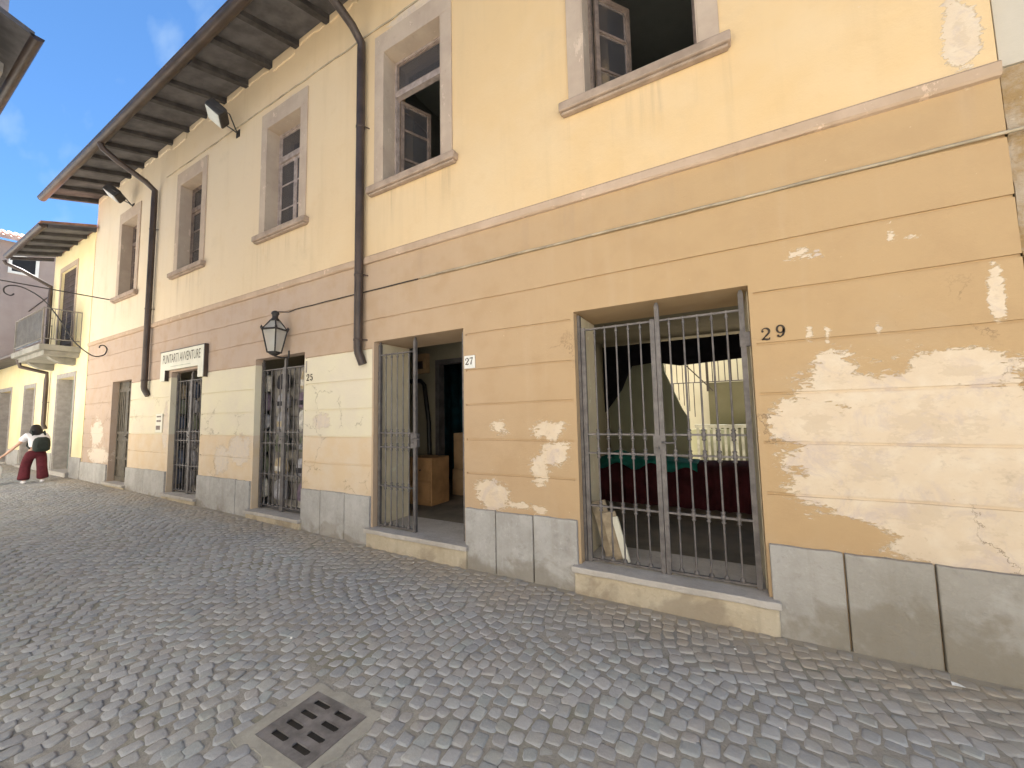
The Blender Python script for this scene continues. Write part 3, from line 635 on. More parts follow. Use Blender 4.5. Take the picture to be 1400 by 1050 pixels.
def ring(q, s0, s1, z0, z1, t, o0, o1):
    for (a_, b_, c_, e_) in ((s0, s0+t, z0, z1), (s1-t, s1, z0, z1), (s0+t, s1-t, z0, z0+t), (s0+t, s1-t, z1-t, z1)):
        q.prism([(a_, c_), (b_, c_), (b_, e_), (a_, e_)], lambda s, z: FP(s, z, o0), lambda s, z: FP(s, z, o1))
ring(q, 2.35, 3.2, 8.3, 9.15, .10, .002, .05); fwin = q.build('window', m_white, fw)
q = MB(); q.quad(FP(2.45, 8.4, .012), FP(3.1, 8.4, .012), FP(3.1, 9.05, .012), FP(2.45, 9.05, .012)); q.build('pane', m_black, fwin)
q = MB(); q.tube([FP(.2, 7.6, .02), FP(2.2, 7.3, .02)], .02, 5); q.tube([FP(3.0, 6.7, .02), FP(3.6, 7.6, .02)], .02, 5); q.build('wall_cable', m_pipe, fw)
# ------------------------------------------------------------------ neighbour on the right
nb_ = thing('grey_house', 'rough grey plastered house at the right edge beyond the ochre wall', 'building', (3.5, YF+2, 0))
m_rough = NT('rough_brown_render', .95, 0, .1)
f = m_rough.noise(3.5, 8, .7); gq = m_rough.noise(16, 6, .7); X, Y, Z = m_rough.xyz()
c = m_rough.mix(m_rough.step(f, .4, .6), (.36, .24, .115), (.46, .37, .27)); c = m_rough.mix(m_rough.step(gq, .6, .75), c, (.56, .47, .36))
m_rough.bump(m_rough.math('ADD', f, gq), .8, .03); m_rough = m_rough.out(c)
q = MB(); n = 40
edge = [(1.703+.02+.03*mnoise.noise((0, k*.4, 3)), -.15+4.1*k/n) for k in range(n+1)]
q.prism([(6, -.15)]+[(6, 3.95)]+edge[::-1], lambda x, z: (x, YF+.045, z), lambda x, z: (x, YF+.3, z)); q.build('wall', m_rough, nb_)
q = MB(); q.box(1.72, 6, YF+.03, YF+4, 3.955, 8.2); q.build('upper_wall', plaster_mat('pale_grey_plaster', (.52, .46, .36), (.56, .50, .41)), nb_)
q = MB(); q.box(1.727, 6, YF-.03, YF+.044, -.15, .66); q.build('plinth', m_plinth, nb_, bevel=.008)
q = MB(); q.box(2.21, 6.2, 2.8, YF+4.2, 8.2, 8.4); q.build('roof', m_board, nb_)
# ------------------------------------------------------------------ houses across the street, two of them unseen and added for bounce light
m_opp = plaster_mat('cream_plaster', (.80, .775, .72), (.84, .82, .77))
ob = thing('corner_house', 'house across the street whose eave juts into the top left corner', 'building', (-18, -3, .2))
q = MB(); q.box(-13.2, -9.35, -7, .40, -.1, 7.9); q.build('wall', m_opp, ob)
q = MB(); q.prism([(1.33, 7.72), (-3.5, 9.3), (-3.5, 9.38), (1.33, 7.80)], lambda y, z: (-13.4, y, z), lambda y, z: (-9.12, y, z)); orf = q.build('roof', m_board, ob)
gutter(-13.4, -9.12, 1.36, 7.76, .075, orf)
q = MB(); q.box(-13.4, -9.12, .41, 1.0, 7.55, 7.62); q.build('soffit_board', m_framew, orf)
q = MB(); q.box(-10.9, -10.32, .6, 1.21, 7.6, 9.9); q.box(-10.98, -10.24, .52, 1.29, 9.9, 10.05); q.build('chimney', m_jamb, orf)
for k in range(2):
    q = MB(); x = -12.6+k*1.8; q.box(x, x+1.1, .401, .46, 4.9, 6.9); wn = q.build('window', m_trim, ob)
    q = MB(); q.box(x+.12, x+.98, .461, .50, 5.0, 6.8); q.build('shutter', simple('green_shutter', (.07, .10, .08), .6), wn)
o2 = thing('cream_bounce_house', 'unseen cream house added behind the camera to bounce sunlight onto the facade', 'building', (0, -6, 0))  # unseen house placed as a pale wall to bounce sun onto the facade
q = MB(); q.box(-9.3, 10, -9, -3.0, -.15, 7.2); q.build('wall', m_opp, o2)
q = MB(); q.prism([(-2.7, 7.2), (-6, 8.4), (-6, 8.5), (-2.7, 7.3)], lambda y, z: (-9.3, y, z), lambda y, z: (10, y, z)); q.build('roof', m_board, o2)
for k in range(4):
    x = -7.5+k*4.4; q = MB(); q.box(x-.15, x+1.25, -2.999, -2.96, 4.4, 6.4); wn = q.build('window', m_trim, o2)
    q = MB(); q.box(x, x+1.1, -2.959, -2.93, 4.5, 6.3); q.build('shutter', m_pipe, wn)
    q = MB(); q.box(x, x+1.1, -2.999, -2.95, 0, 2.4); q.build('door', m_frame, o2)

o3 = thing('terrace_bounce_house', 'unseen pale house added beyond the corner house to bounce sunlight onto the facade', 'building', (-26, -6, 0))  # unseen house, set close so its wall bounces sun onto the left facade
q = MB(); q.box(-42, -13.5, -10, -2.6, -.15, 7.0); q.build('wall', m_opp, o3)
q = MB(); q.prism([(-2.3, 7.0), (-6, 8.2), (-6, 8.3), (-2.3, 7.1)], lambda y, z: (-42, y, z), lambda y, z: (-13.5, y, z)); q.build('roof', m_board, o3)
for k in range(6):
    x = -40+k*4.4; q = MB(); q.box(x-.15, x+1.25, -2.599, -2.56, 4.4, 6.4); wn = q.build('window', m_trim, o3)
    q = MB(); q.box(x, x+1.1, -2.559, -2.53, 4.5, 6.3); q.build('shutter', m_pipe, wn)
# ------------------------------------------------------------------ writing
def text_mesh(txt, h, wdt, depth, mapf):
    cu = bpy.data.curves.new('t', 'FONT'); cu.body = txt; cu.size = 1; cu.extrude = 0; cu.resolution_u = 3
    o = bpy.data.objects.new('t', cu); COL.objects.link(o); dg = bpy.context.evaluated_depsgraph_get()
    me = bpy.data.meshes.new_from_object(o.evaluated_get(dg)); bpy.data.objects.remove(o)
    xs = [v.co.x for v in me.vertices]; ys = [v.co.y for v in me.vertices]; a, b, c, e = min(xs), max(xs), min(ys), max(ys)
    mb = MB(); mb.add([mapf((v.co.x-a)/(b-a)*wdt, (v.co.y-c)/(e-c)*h) for v in me.vertices], [tuple(p.vertices) for p in me.polygons]); bpy.data.meshes.remove(me)
    return mb
def stroke(mb, pts, ws, mapf, depth):           # ribbon of varying width
    n = len(pts); L_, R_ = [], []
    for i, (x, z) in enumerate(pts):
        x0, z0 = pts[max(0, i-1)]; x1, z1 = pts[min(n-1, i+1)]; l = math.hypot(x1-x0, z1-z0) or 1
        nx_, nz_ = -(z1-z0)/l, (x1-x0)/l; w_ = ws[i]/2
        L_.append((x+nx_*w_, z+nz_*w_)); R_.append((x-nx_*w_, z-nz_*w_))
    for i in range(n-1):
        mb.prism([L_[i], L_[i+1], R_[i+1], R_[i]], lambda x, z: mapf(x, z, 0), lambda x, z: mapf(x, z, depth))
def blob(mb, x, z, r, mapf, depth):
    mb.prism([(x+r*math.cos(2*math.pi*k/10), z+r*math.sin(2*math.pi*k/10)) for k in range(10)], lambda a, b: mapf(a, b, -.0004), lambda a, b: mapf(a, b, depth+.0004))
def arc(cx, cz, rx, rz, a0, a1, n=10): return [(cx+rx*math.cos(R(a0+(a1-a0)*k/n)), cz+rz*math.sin(R(a0+(a1-a0)*k/n))) for k in range(n+1)]
def digit(mb, ch, ox, oz, s, depth, mapf):
    mf = lambda x, z, dd: mapf(ox+x*s, oz+z*s, dd)
    if ch == '2':
        p = arc(.32, .70, .24, .25, 165, -35, 12)+[(.36, .38), (.16, .16), (.08, .07)]
        stroke(mb, p, [.05, .06, .07, .07, .08, .1, .13, .15, .16, .16, .16, .15, .14, .12, .08, .06], mf, depth); blob(mb, .13, .72, .085, mf, depth)
        stroke(mb, [(.06, .08), (.2, .12), (.4, .07), (.54, .09), (.58, .22)], [.1, .14, .15, .13, .05], mf, depth)
    elif ch == '9':
        p = arc(.32, .66, .22, .28, 0, 360, 18); stroke(mb, p, [.09+.06*abs(math.cos(R(20*k))) for k in range(19)], mf, depth)
        stroke(mb, [(.54, .66), (.54, .42), (.44, .18), (.28, .06), (.16, .09)], [.15, .15, .13, .09, .06], mf, depth); blob(mb, .16, .16, .085, mf, depth)
    elif ch == '7':
        stroke(mb, [(.06, .74), (.09, .9), (.3, .88), (.56, .92)], [.05, .1, .15, .12], mf, depth); stroke(mb, [(.55, .92), (.36, .55), (.27, .2), (.26, .0)], [.06, .1, .16, .17], mf, depth)
    elif ch == '5':
        stroke(mb, [(.14, .5), (.17, .93)], [.06, .06], mf, depth); stroke(mb, [(.15, .90), (.35, .87), (.53, .91)], [.1, .13, .1], mf, depth)
        stroke(mb, arc(.3, .32, .22, .26, 130, -130, 12)+[(.12, .18)], [.06, .08, .1, .12, .14, .15, .16, .15, .14, .12, .1, .08, .07, .07], mf, depth); blob(mb, .13, .2, .08, mf, depth)
m_num = simple('worn_black_numerals', (.055, .04, .028), .8, var=.5, scale=30)
wm = lambda x, z, dd: (x, YF-.004-dd, z)
hn = thing('house_number', 'dark painted house number 29 on the ochre wall beside the widest gate', 'house number', (.36, YF, 2.25))
for ch, xx, zz in (('2', .265, 2.255), ('9', .365, 2.268)): mb = MB(); digit(mb, ch, xx, zz, .105, .003, wm); mb.build('numeral', m_num, hn)
pl = thing('house_number', 'small white enamel plate reading 27 right of the half open doorway', 'house number', (-2.60, YF, 2.25))
mb = MB(); mb.box(-2.68, -2.53, YF-.016, YF-.001, 2.25, 2.40); mb.build('plate', m_white, pl, bevel=.003)
mb = MB(); wm2 = lambda x, z, dd: (x, YF-.0165-dd, z); digit(mb, '2', -2.665, 2.29, .085, .002, wm2); digit(mb, '7', -2.603, 2.293, .085, .002, wm2); mb.build('numerals', m_num, pl)
hn = thing('house_number', 'thin dark painted number 25 on pale plaster right of the lantern doorway', 'house number', (-5.62, YF, 2.28))
for ch, xx in (('2', -5.70), ('5', -5.61)): mb = MB(); digit(mb, ch, xx, 2.285, .11, .003, wm); mb.build('numeral', m_num, hn)
mb = MB(); mb.box(-5.715, -5.695, YF-.012, YF-.002, 2.42, 2.60); one(mb, 'doorbell_strip', m_jamb, 'narrow grey strip fixed above the number 25', 'fitting')
# shop sign over the second doorway
sg = thing('shop_sign', 'cream painted board sign framing the top of the second shop doorway', 'sign', (-9.78, YF-.03, 2.5)); m_sign = simple('cream_sign_paint', (.70, .67, .55), .6, var=.06, scale=3)
sx0, sx1 = -10.80, -8.86; y0, y1 = YF-.065, YF-.002
mb = MB(); mb.prism([(sx0, 2.57), (sx0+.24, 2.57), (sx0+.24, 2.80), (sx1-.24, 2.80), (sx1-.24, 2.57), (sx1, 2.57), (sx1, 3.20), (sx0, 3.20)], lambda x, z: (x, y0, z), lambda x, z: (x, y1, z)); mb.build('board', m_sign, sg, bevel=.003)
mb = MB(); mb.box(sx1+.001, sx1+.028, y0-.008, y1, 2.56, 3.215); mb.box(sx0-.02, sx1, y0-.008, y1, 3.201, 3.215); mb.box(sx0+.241, sx0+.262, y0-.006, y1, 2.57, 2.80); mb.build('edge_trim', m_pipe, sg)
mp_ = lambda x, z: (sx0+.12+x, y0-.0025, 2.945+z); mb = text_mesh('PUNTARTI AVVENTURE', .19, 1.68, .0, mp_); mb.build('lettering', simple('sign_letter_paint', (.12, .10, .07), .7), sg)
mb = MB(); mb.box(sx0+.5, sx1-.55, y0-.003, y0-.0015, 2.86, 2.872); mb.build('underline', simple('pale_green_paint', (.42, .44, .32), .7), sg)
# intercom / notice by the sign
ic = thing('intercom', 'small cream doorbell plate with three dark labels left of the sign doorway', 'doorbell', (-10.87, YF, 1.5))
mb = MB(); mb.box(-11.03, -10.71, YF-.022, YF-.001, 1.47, 1.88); mb.build('plate', m_sign, ic, bevel=.006)
for z0, z1, xa in ((1.80, 1.83, -10.97), (1.70, 1.74, -10.97), (1.53, 1.62, -10.99)):
    mb = MB(); mb.box(xa, xa+.2, YF-.026, YF-.0225, z0, z1); mb.build('label_strip', m_frame, ic)
# cables
def cable(name, path, r, mat, label, cat='cable'):
    mb = MB(); mb.tube(path, r, 6); return one(mb, name, mat, label, cat)
m_cab = simple('sun_bleached_cable', (.40, .33, .23), .8, var=.3, scale=3); m_cabd = simple('dark_cable', (.06, .05, .04), .7)
pth = [(2.9-k*.25, YF-.018-.004*math.sin(k*1.7), 3.475+.006*mnoise.noise((k*.6, 0, 0))) for k in range(26)]
cable('power_cable', pth, .012, m_cab, 'pale thick cable running along the ochre wall above the gates')
pth = [(-3.4-k*.2, YF-.014, 3.470+.008*mnoise.noise((k*.5, 3, 0))) for k in range(13)]
LN_Y = YF-.24
cable('lamp_cable', pth+[(-6.0, YF-.014, 3.468), (-6.16, YF-.03, 3.44), (-6.17, LN_Y, 3.40)], .008, m_cabd, 'thin dark cable leading along the wall groove to the lantern')
pth = [(1.6-k*.25, YF-.012, 7.39+.014*mnoise.noise((k*.8, 8, 0))-.012*(k % 4 == 2)) for k in range(52)]
cable('eave_cable', pth, .011, m_cab, 'pale cable running under the eave just above the window tops')
# lantern
LN = Vector((-6.17, YF-.24, 2.73))
ln = thing('wall_lantern', 'old four sided iron street lantern above the number 25 doorway', 'lantern', LN)
mb = MB(); A = [(-1, -1), (1, -1), (1, 1), (-1, 1)]; rot = R(20)
def LP(i, h, z): x, y = A[i % 4]; return (LN.x+h*(x*math.cos(rot)-y*math.sin(rot)), LN.y+h*(x*math.sin(rot)+y*math.cos(rot)), LN.z+z)
for i in range(4):
    mb.tube([LP(i, .068, .02), LP(i, .120, .38)], .012, 6); mb.tube([LP(i, .120, .38), LP(i, .045, .53)], .011, 6)
    for h, z, rr_ in ((.068, .02, .012), (.127, .38, .014), (.045, .53, .012)): mb.tube([LP(i, h, z), LP(i+1, h, z)], rr_, 6)
    mb.lathe(LP(i, .127, .39), [(.016, 0), (.02, .015), (.004, .05)], 6)
mb.lathe((LN.x, LN.y, LN.z), [(.03, -.03), (.075, -.005), (.08, .012), (.03, .03)], 10)
fr_ = mb.build('frame', m_iron2, ln)
mb = MB(); mb.lathe((LN.x, LN.y, LN.z+.52), [(.066, 0), (.062, .03), (.042, .05), (.046, .10), (.06, .115), (.05, .145), (.02, .165)], 10); mb.build('cap', m_iron2, ln)
mb = MB()
for i in range(4): mb.quad(LP(i, .066, .03), LP(i+1, .066, .03), LP(i+1, .118, .37), LP(i, .118, .37))
mb.build('glass_pane', m_lglass, ln)
mb = MB()
for i in range(4): mb.quad(LP(i, .117, .39), LP(i+1, .117, .39), LP(i+1, .044, .52), LP(i, .044, .52))
mb.build('roof_pane', m_lglass, ln)
mb = MB(); mb.lathe((LN.x, LN.y, LN.z+.03), [(.02, 0), (.02, .07), (.04, .1), (.045, .15), (.03, .19), (.01, .2)], 10); mb.build('bulb', m_white, ln)
mb = MB(); mb.tube([(LN.x, YF, LN.z-.02), (LN.x, YF-.12, LN.z-.05), (LN.x, LN.y, LN.z-.03)], .012, 6); mb.tube([(LN.x, YF-.008, LN.z+.08), (LN.x, YF-.008, LN.z-.05)], .014, 6); mb.build('bracket', m_iron2, ln)
# floodlights under the eave
m_lens = simple('pale_floodlight_glass', (.66, .67, .62), .25, var=.08)
for (x, lab) in ((-8.02, 'black box floodlight with a pale glass under the eave, nearer of two'), (-13.1, 'black box floodlight under the eave above the far end window')):
    fl = thing('floodlight', lab, 'floodlight', (x, YF, 7.4), 'floodlights under the eave')
    c = Vector((x, YF-.36, 7.42)); dn = Vector((-.30, -.50, -.80)).normalized(); sx = dn.cross(Vector((0, 0, 1))).normalized(); sy = sx.cross(dn)
    mb = MB(); mb.obox(c, sx*.21, sy*.145, dn*.10); mb.build('housing', m_iron2, fl, bevel=.03)
    mb = MB(); mb.obox(c+dn*.103, sx*.18, sy*.118, dn*.006); mb.build('lens', m_lens, fl)
    mb = MB(); mb.tube([c+sx*.21, c+sx*.22-dn*.05+sy*-.22, (x+.0, YF-.02, 7.25), c-sx*.22-dn*.05+sy*-.22, c-sx*.21], .012, 6); mb.box(x-.06, x+.06, YF-.012, YF, 7.18, 7.32); mb.build('yoke', m_iron2, fl)
# scrolled iron sign bracket
BX = -14.27
sb = thing('sign_bracket', 'wrought iron scroll bracket sticking out over the street below the far window', 'bracket', (BX, YF, 3.44))
mb = MB(); mb.tube([(BX, YF, 4.98), (BX, 1.88, 4.985)], .014, 6); mb.build('rod', m_iron2, sb)
ctl = [(3.535, 3.66), (3.55, 3.72), (3.61, 3.74), (3.665, 3.69), (3.675, 3.60), (3.62, 3.48), (3.42, 3.44), (3.13, 3.70), (2.95, 4.0), (2.80, 4.30), (2.54, 4.69), (2.25, 4.89), (2.05, 4.91), (1.95, 4.82), (1.96, 4.71), (2.05, 4.67), (2.10, 4.74)]
pp = []
for i in range(len(ctl)-1):
    p0, p1, p2, p3 = [Vector(ctl[min(max(i+k, 0), len(ctl)-1)]) for k in (-1, 0, 1, 2)]
    for t in (0, .25, .5, .75): pp.append(.5*((2*p1)+(p2-p0)*t+(2*p0-5*p1+4*p2-p3)*t*t+(3*p1-p0-3*p2+p3)*t**3))
mb = MB(); mb.tube([(BX, q.x, q.y) for q in pp], .014, 6); mb.build('scroll', m_iron2, sb)

# ------------------------------------------------------------------ drain and litter
da = MB(); rim = []
n = 8
def rect(m_, jit): 
    c_ = [(DX0-m_, DY0-m_), (DX1+m_, DY0-m_), (DX1+m_, DY1+m_), (DX0-m_, DY1+m_)]; out = []
    for i in range(4):
        a, b = c_[i], c_[(i+1) % 4]
        for k in range(n): out.append((a[0]+(b[0]-a[0])*k/n+rnd.uniform(-jit, jit), a[1]+(b[1]-a[1])*k/n+rnd.uniform(-jit, jit)))
    return out
ri, ro_ = rect(.006, 0), rect(.075, .026); N = 4*n
da.add([(x, y, gz(x)+.003) for x, y in ri]+[(x, y, gz(x)+.002) for x, y in ro_]+[(x, y, gz(x)-.02) for x, y in ro_], [(i, (i+1) % N, N+(i+1) % N, N+i) for i in range(N)]+[(N+i, N+(i+1) % N, 2*N+(i+1) % N, 2*N+i) for i in range(N)])
da.v = [(a, b, c) for a, b, c in da.v]
n_ = NT('drain_cement', .95, 0, .1); f = n_.noise(7, 6, .65); c = n_.mix(n_.step(f, .3, .7), (.31, .30, .26), (.41, .395, .345)); n_.bump(n_.noise(50, 4), .4, .006)
tag(da.build('concrete_apron', n_.out(c)), kind='structure')
m_drain = simple('worn_cast_iron', (.20, .19, .185), .6, .25, var=.3, scale=9, bump=.4)
dr = thing('drain_grate', 'rectangular cast iron drain grate with eight slots set in the cobbles', 'drain', (-2.115, 1.45, 0))
mb = MB(); bm = bmesh.new(); zt = gz(-2.1)+.004
nxg, nyg = 43, 36; grid = {}
slots = []
for cx in (0, 1):
    for cy in range(4): slots.append((DX0+.058+cx*.185, DX0+.058+cx*.185+.128, DY0+.040+cy*.083, DY0+.040+cy*.083+.036))
xsb = sorted(set([DX0, DX1]+[q for s_ in slots for q in s_[:2]])); ysb = sorted(set([DY0, DY1]+[q for s_ in slots for q in s_[2:]]))
for xa, xb in zip(xsb, xsb[1:]):
    for ya, yb in zip(ysb, ysb[1:]):
        xm, ym = (xa+xb)/2, (ya+yb)/2
        if any(s_[0] < xm < s_[1] and s_[2] < ym < s_[3] for s_ in slots): continue
        mb.quad((xa, ya, zt), (xb, ya, zt), (xb, yb, zt), (xa, yb, zt))
def rr2(x0, x1, y0, y1): return [(x0, y0), (x1, y0), (x1, y1), (x0, y1)]
for s_ in slots+[(DX0, DX1, DY0, DY1)]:
    P4 = rr2(*s_)
    for i in range(4):
        a, b = P4[i], P4[(i+1) % 4]; mb.quad((a[0], a[1], zt), (b[0], b[1], zt), (b[0], b[1], zt-.008), (a[0], a[1], zt-.008))
    hh = (s_[3]-s_[2])/2
    if hh < .02:                                # rounded slot ends
        for (xe, sg_) in ((s_[0], 1), (s_[1], -1)):
            for k in range(4):
                for up in (1, -1):
                    t0, t1 = R(90*k/4), R(90*(k+1)/4); yc = (s_[2]+s_[3])/2
                    mb.add([(xe, yc+up*hh, zt+.0002), (xe+sg_*hh*(1-math.sin(t0)), yc+up*hh*math.cos(t0), zt+.0002), (xe+sg_*hh*(1-math.sin(t1)), yc+up*hh*math.cos(t1), zt+.0002)], [(0, 1, 2)]) if k else None
mb.build('grate', m_drain, dr, fix=False)
mb = MB()
for xq in [DX0+.05+.066*k for k in range(6)]: pass
mb.box(DX0-.004, DX1+.004, DY0-.004, DY0, zt-.02, zt+.001); mb.box(DX0-.004, DX1+.004, DY1, DY1+.004, zt-.02, zt+.001); mb.box(DX0-.004, DX0, DY0, DY1, zt-.02, zt+.001); mb.box(DX1, DX1+.004, DY0, DY1, zt-.02, zt+.001); mb.build('frame', m_drain, dr)
mb = MB(); mb.quad((DX0, DY0, zt-.0085), (DX1, DY0, zt-.0085), (DX1, DY1, zt-.0085), (DX0, DY1, zt-.0085)); mb.build('pit_shade_sheet', m_black, dr)  # flat black sheet stands in for the shade below the slots
m_paper = simple('white_paper', (.75, .74, .70), .8, var=.05)
LIT = [(-1.02, 2.14, .016, 'tiny white scrap on the cobbles right of the drain grate'), (1.13, 3.50, .028, 'largest white paper scrap below the plinth at the right'), (-3.05, 1.9, .012, 'white speck of paper on the cobbles left of the half open gate'),
       (-.62, 3.45, .012, 'white paper crumb near the step of the widest gate'), (-.05, 3.30, .010, 'small white crumb on the cobbles below the right end of the widest gate'), (-1.75, 3.55, .012, 'white crumb at the foot of the middle plinth slabs'), (-3.3, 3.50, .014, 'pale paper crumb under the half open doorway step'),
       (-4.6, 3.5, .014, 'pale crumb at the foot of the plinth below the near downpipe'), (.15, 2.62, .008, 'thin white stick on the cobbles out in front of the widest gate')]
for (x, y, s_, lab) in LIT:
    mb = MB(); n = 7; pts = [(x+s_*rnd.uniform(.7, 1.3)*math.cos(2*math.pi*k/n), y+.7*s_*rnd.uniform(.6, 1.3)*math.sin(2*math.pi*k/n)) for k in range(n)]
    z0 = gz(x)+.004; tl = [rnd.uniform(.001, s_*.6) for _ in range(n)]
    mb.add([(a, b, z0+t) for (a, b), t in zip(pts, tl)]+[(a, b, z0+t+.0015) for (a, b), t in zip(pts, tl)]+[(x, y, z0), (x, y, z0+.0015)], [(i, (i+1) % n, 2*n) for i in range(n)]+[(n+(i+1) % n, n+i, 2*n+1) for i in range(n)]+[(i, (i+1) % n, n+(i+1) % n, n+i) for i in range(n)])
    one(mb, 'paper_scrap', m_paper, lab, 'litter', 'bits of litter on the cobbles')

# ------------------------------------------------------------------ inside gate 29 and its courtyard
m_olive = plaster_mat('olive_plaster', (.36, .36, .245), (.40, .40, .28)); m_court = plaster_mat('courtyard_plaster', (.64, .64, .53), (.70, .70, .59))
m_shed = plaster_mat('dark_olive_plaster', (.115, .112, .07), (.14, .135, .09)); m_red = simple('dark_red_cloth', (.05, .008, .010), .9, var=.4, scale=4); m_teal = simple('teal_cloth', (.006, .11, .085), .75, var=.4, scale=4); m_recess = simple('recess_black', (.010, .009, .012), .95, var=.3)
tb = thing('draped_counter', 'long low counter draped in dark red cloth behind the widest gate', 'table', (-.7, 6.9, .247))
mb = MB(); n = 60; x0, x1 = -2.1, 1.4
for i in range(n):
    pa, pb = x0+(x1-x0)*i/n, x0+(x1-x0)*(i+1)/n; f_ = lambda x: 6.5+.03*math.sin(x*23)+.02*math.sin(x*51+1); tz = lambda x: .88-.035*x*0+.01*math.sin(x*3)
    mb.add([(pa, f_(pa)-.03, .25), (pb, f_(pb)-.03, .25), (pb, f_(pb)*.3+6.52*.7, tz(pb)), (pa, f_(pa)*.3+6.52*.7, tz(pa)), (pb, 7.3, tz(pb)+.01), (pa, 7.3, tz(pa)+.01)], [(0, 1, 2, 3), (3, 2, 4, 5)], True)
mb.build('cloth_skirt', m_red, tb); mb = MB(); mb.box(x0+.05, x1-.05, 6.56, 7.25, .25, .85); mb.build('counter_body', m_wood, tb)
mb = MB(); n, m_ = 26, 10
def tcz(u, v): return .905+.16*math.exp(-((u-.22)/.16)**2)*math.sin(math.pi*min(1, v*1.1+.1))+.05*math.exp(-((u-.6)/.2)**2)+.02*mnoise.noise((u*6, v*5, 0))
vv = []
for j in range(m_+1):
    for i in range(n+1):
        u, v = i/n, j/m_; x = -2.0+1.55*u; y = 6.44+.75*v; z = tcz(u, v)
        if j == 0: z -= .10+.05*math.sin(u*19)
        vv.append((x, y+(.0 if j else -.015), z))
mb.add(vv, [(j*(n+1)+i, j*(n+1)+i+1, (j+1)*(n+1)+i+1, (j+1)*(n+1)+i) for j in range(m_) for i in range(n)], True)
o = one(mb, 'teal_cloth', m_teal, 'crumpled teal green cloth heaped on the dark red counter', 'cloth'); sd = o.modifiers.new('thick', 'SOLIDIFY'); sd.thickness = .008
# black sheet stands in for the dark recess at left and under the lintel
mb = MB(); yd = 7.9
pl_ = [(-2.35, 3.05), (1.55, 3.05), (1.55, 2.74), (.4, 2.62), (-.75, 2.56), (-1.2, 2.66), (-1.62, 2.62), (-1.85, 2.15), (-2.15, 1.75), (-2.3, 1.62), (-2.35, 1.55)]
mb.prism(pl_, lambda x, z: (x, yd-.02+.015*math.sin(x*9), z), lambda x, z: (x, yd+.0+.015*math.sin(x*9), z)); one(mb, 'dark_recess_sheet', m_recess, 'black sheet standing in for the dark recess behind the widest gate', 'curtain')
mb = MB(); mb.prism([(-3.1, .25), (-.66, .25), (-.66, 1.55), (-.78, 1.75), (-1.07, 2.5), (-1.10, 2.84), (-3.1, 2.84)], lambda x, z: (x, 8.22, z), lambda x, z: (x, 8.32, z))
one(mb, 'olive_partition', m_olive, 'plain olive panel with a slanting edge left of the bright courtyard view', 'partition')
cw = thing('courtyard_wall', 'bright cream courtyard wall glimpsed behind the widest gate', 'wall', (0, 13, 0))
mb = MB(); mb.box(-6, 5, 13, 13.2, -.1, 4.2); mb.build('wall', m_court, cw); mb = MB(); mb.box(3.2, 3.4, 8.5, 13, -.1, 3.5); mb.build('side_wall', m_court, cw)
mb = MB(); mb.box(-6, 3.2, 8.45, 13, .1, .2); tag(mb.build('courtyard_paving', m_floor), kind='structure')
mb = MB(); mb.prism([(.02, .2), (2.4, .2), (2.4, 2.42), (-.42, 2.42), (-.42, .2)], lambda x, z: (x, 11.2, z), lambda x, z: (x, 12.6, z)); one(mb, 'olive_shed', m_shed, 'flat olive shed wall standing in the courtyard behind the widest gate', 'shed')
rg_ = thing('terrace_railing', 'dark iron railing with thin bars along the courtyard terrace', 'railing', (-.3, 11, 2.4))
mb = MB(); mb.tube([(-1.45, 11.1, 3.02), (1.3, 11.1, 3.02)], .018, 6); mb.tube([(-1.45, 11.1, 2.44), (1.3, 11.1, 2.44)], .014, 6)
mb.tube([(-1.25, 11.1, 3.3), (-.3, 11.1, 2.2)], .016, 6); mb.tube([(-.42, 11.1, 2.2), (-.42, 11.1, 3.3)], .035, 6); mb.build('rails', m_iron2, rg_)
mb = MB()
for k in range(20): mb.tube([(-1.42+k*.14, 11.1, 2.44), (-1.42+k*.14, 11.1, 3.02)], .011, 5)
for k in range(6): mb.tube([(-1.35+k*.12, 11.1, 2.44), (-1.35+k*.12, 11.1, 2.30-k*.15)], .011, 5)
mb.build('balusters', m_iron2, rg_)
bal = thing('white_balustrade', 'low white balustrade with upright slats below the olive shed', 'railing', (.3, 10.8, .2))
mb = MB(); mb.box(-.75, 1.3, 10.75, 10.85, 1.28, 1.36); mb.box(-.75, 1.3, 10.76, 10.84, .3, .36)
for k in range(17): mb.box(-.72+k*.12, -.66+k*.12, 10.77, 10.83, .36, 1.28)
mb.build('slats', simple('dull_white_paint', (.30, .30, .25), .7), bal); mb = MB(); mb.box(-.9, 1.4, 10.95, 11.0, .2, 1.24); mb.build('backing', m_olive, bal)
# boards leaning just inside the left jamb of gate 29
m_plank = simple('weathered_plank', (.36, .29, .20), .8, var=.3, scale=8)
for i, (xa, xb, h, yy, lab) in enumerate(((-1.27, -1.06, .55, 4.02, 'short grey plank leaning inside the left jamb of the widest gate, at the back'), (-1.15, -.98, .46, 3.97, 'short broad plank leaning in front inside the left jamb of the widest gate'))):
    mb = MB(); c = Vector(((xa+xb)/2, yy, .25+h/2)); ax = Vector((.26, 0, -1)).normalized(); sx = Vector((1, 0, .26)).normalized()
    mb.obox(c, sx*.075, (0, .014, 0), ax*h*.5); one(mb, 'loose_plank', m_plank, lab, 'plank', 'planks by the gate', bevel=.004)
mb = MB(); mb.obox((-.99, 3.93, .46), (.03, 0, .008), (0, .012, 0), (.055, 0, -.21)); one(mb, 'loose_plank', m_sign, 'narrow pale lath leaning against the planks inside the widest gate', 'plank', 'planks by the gate')

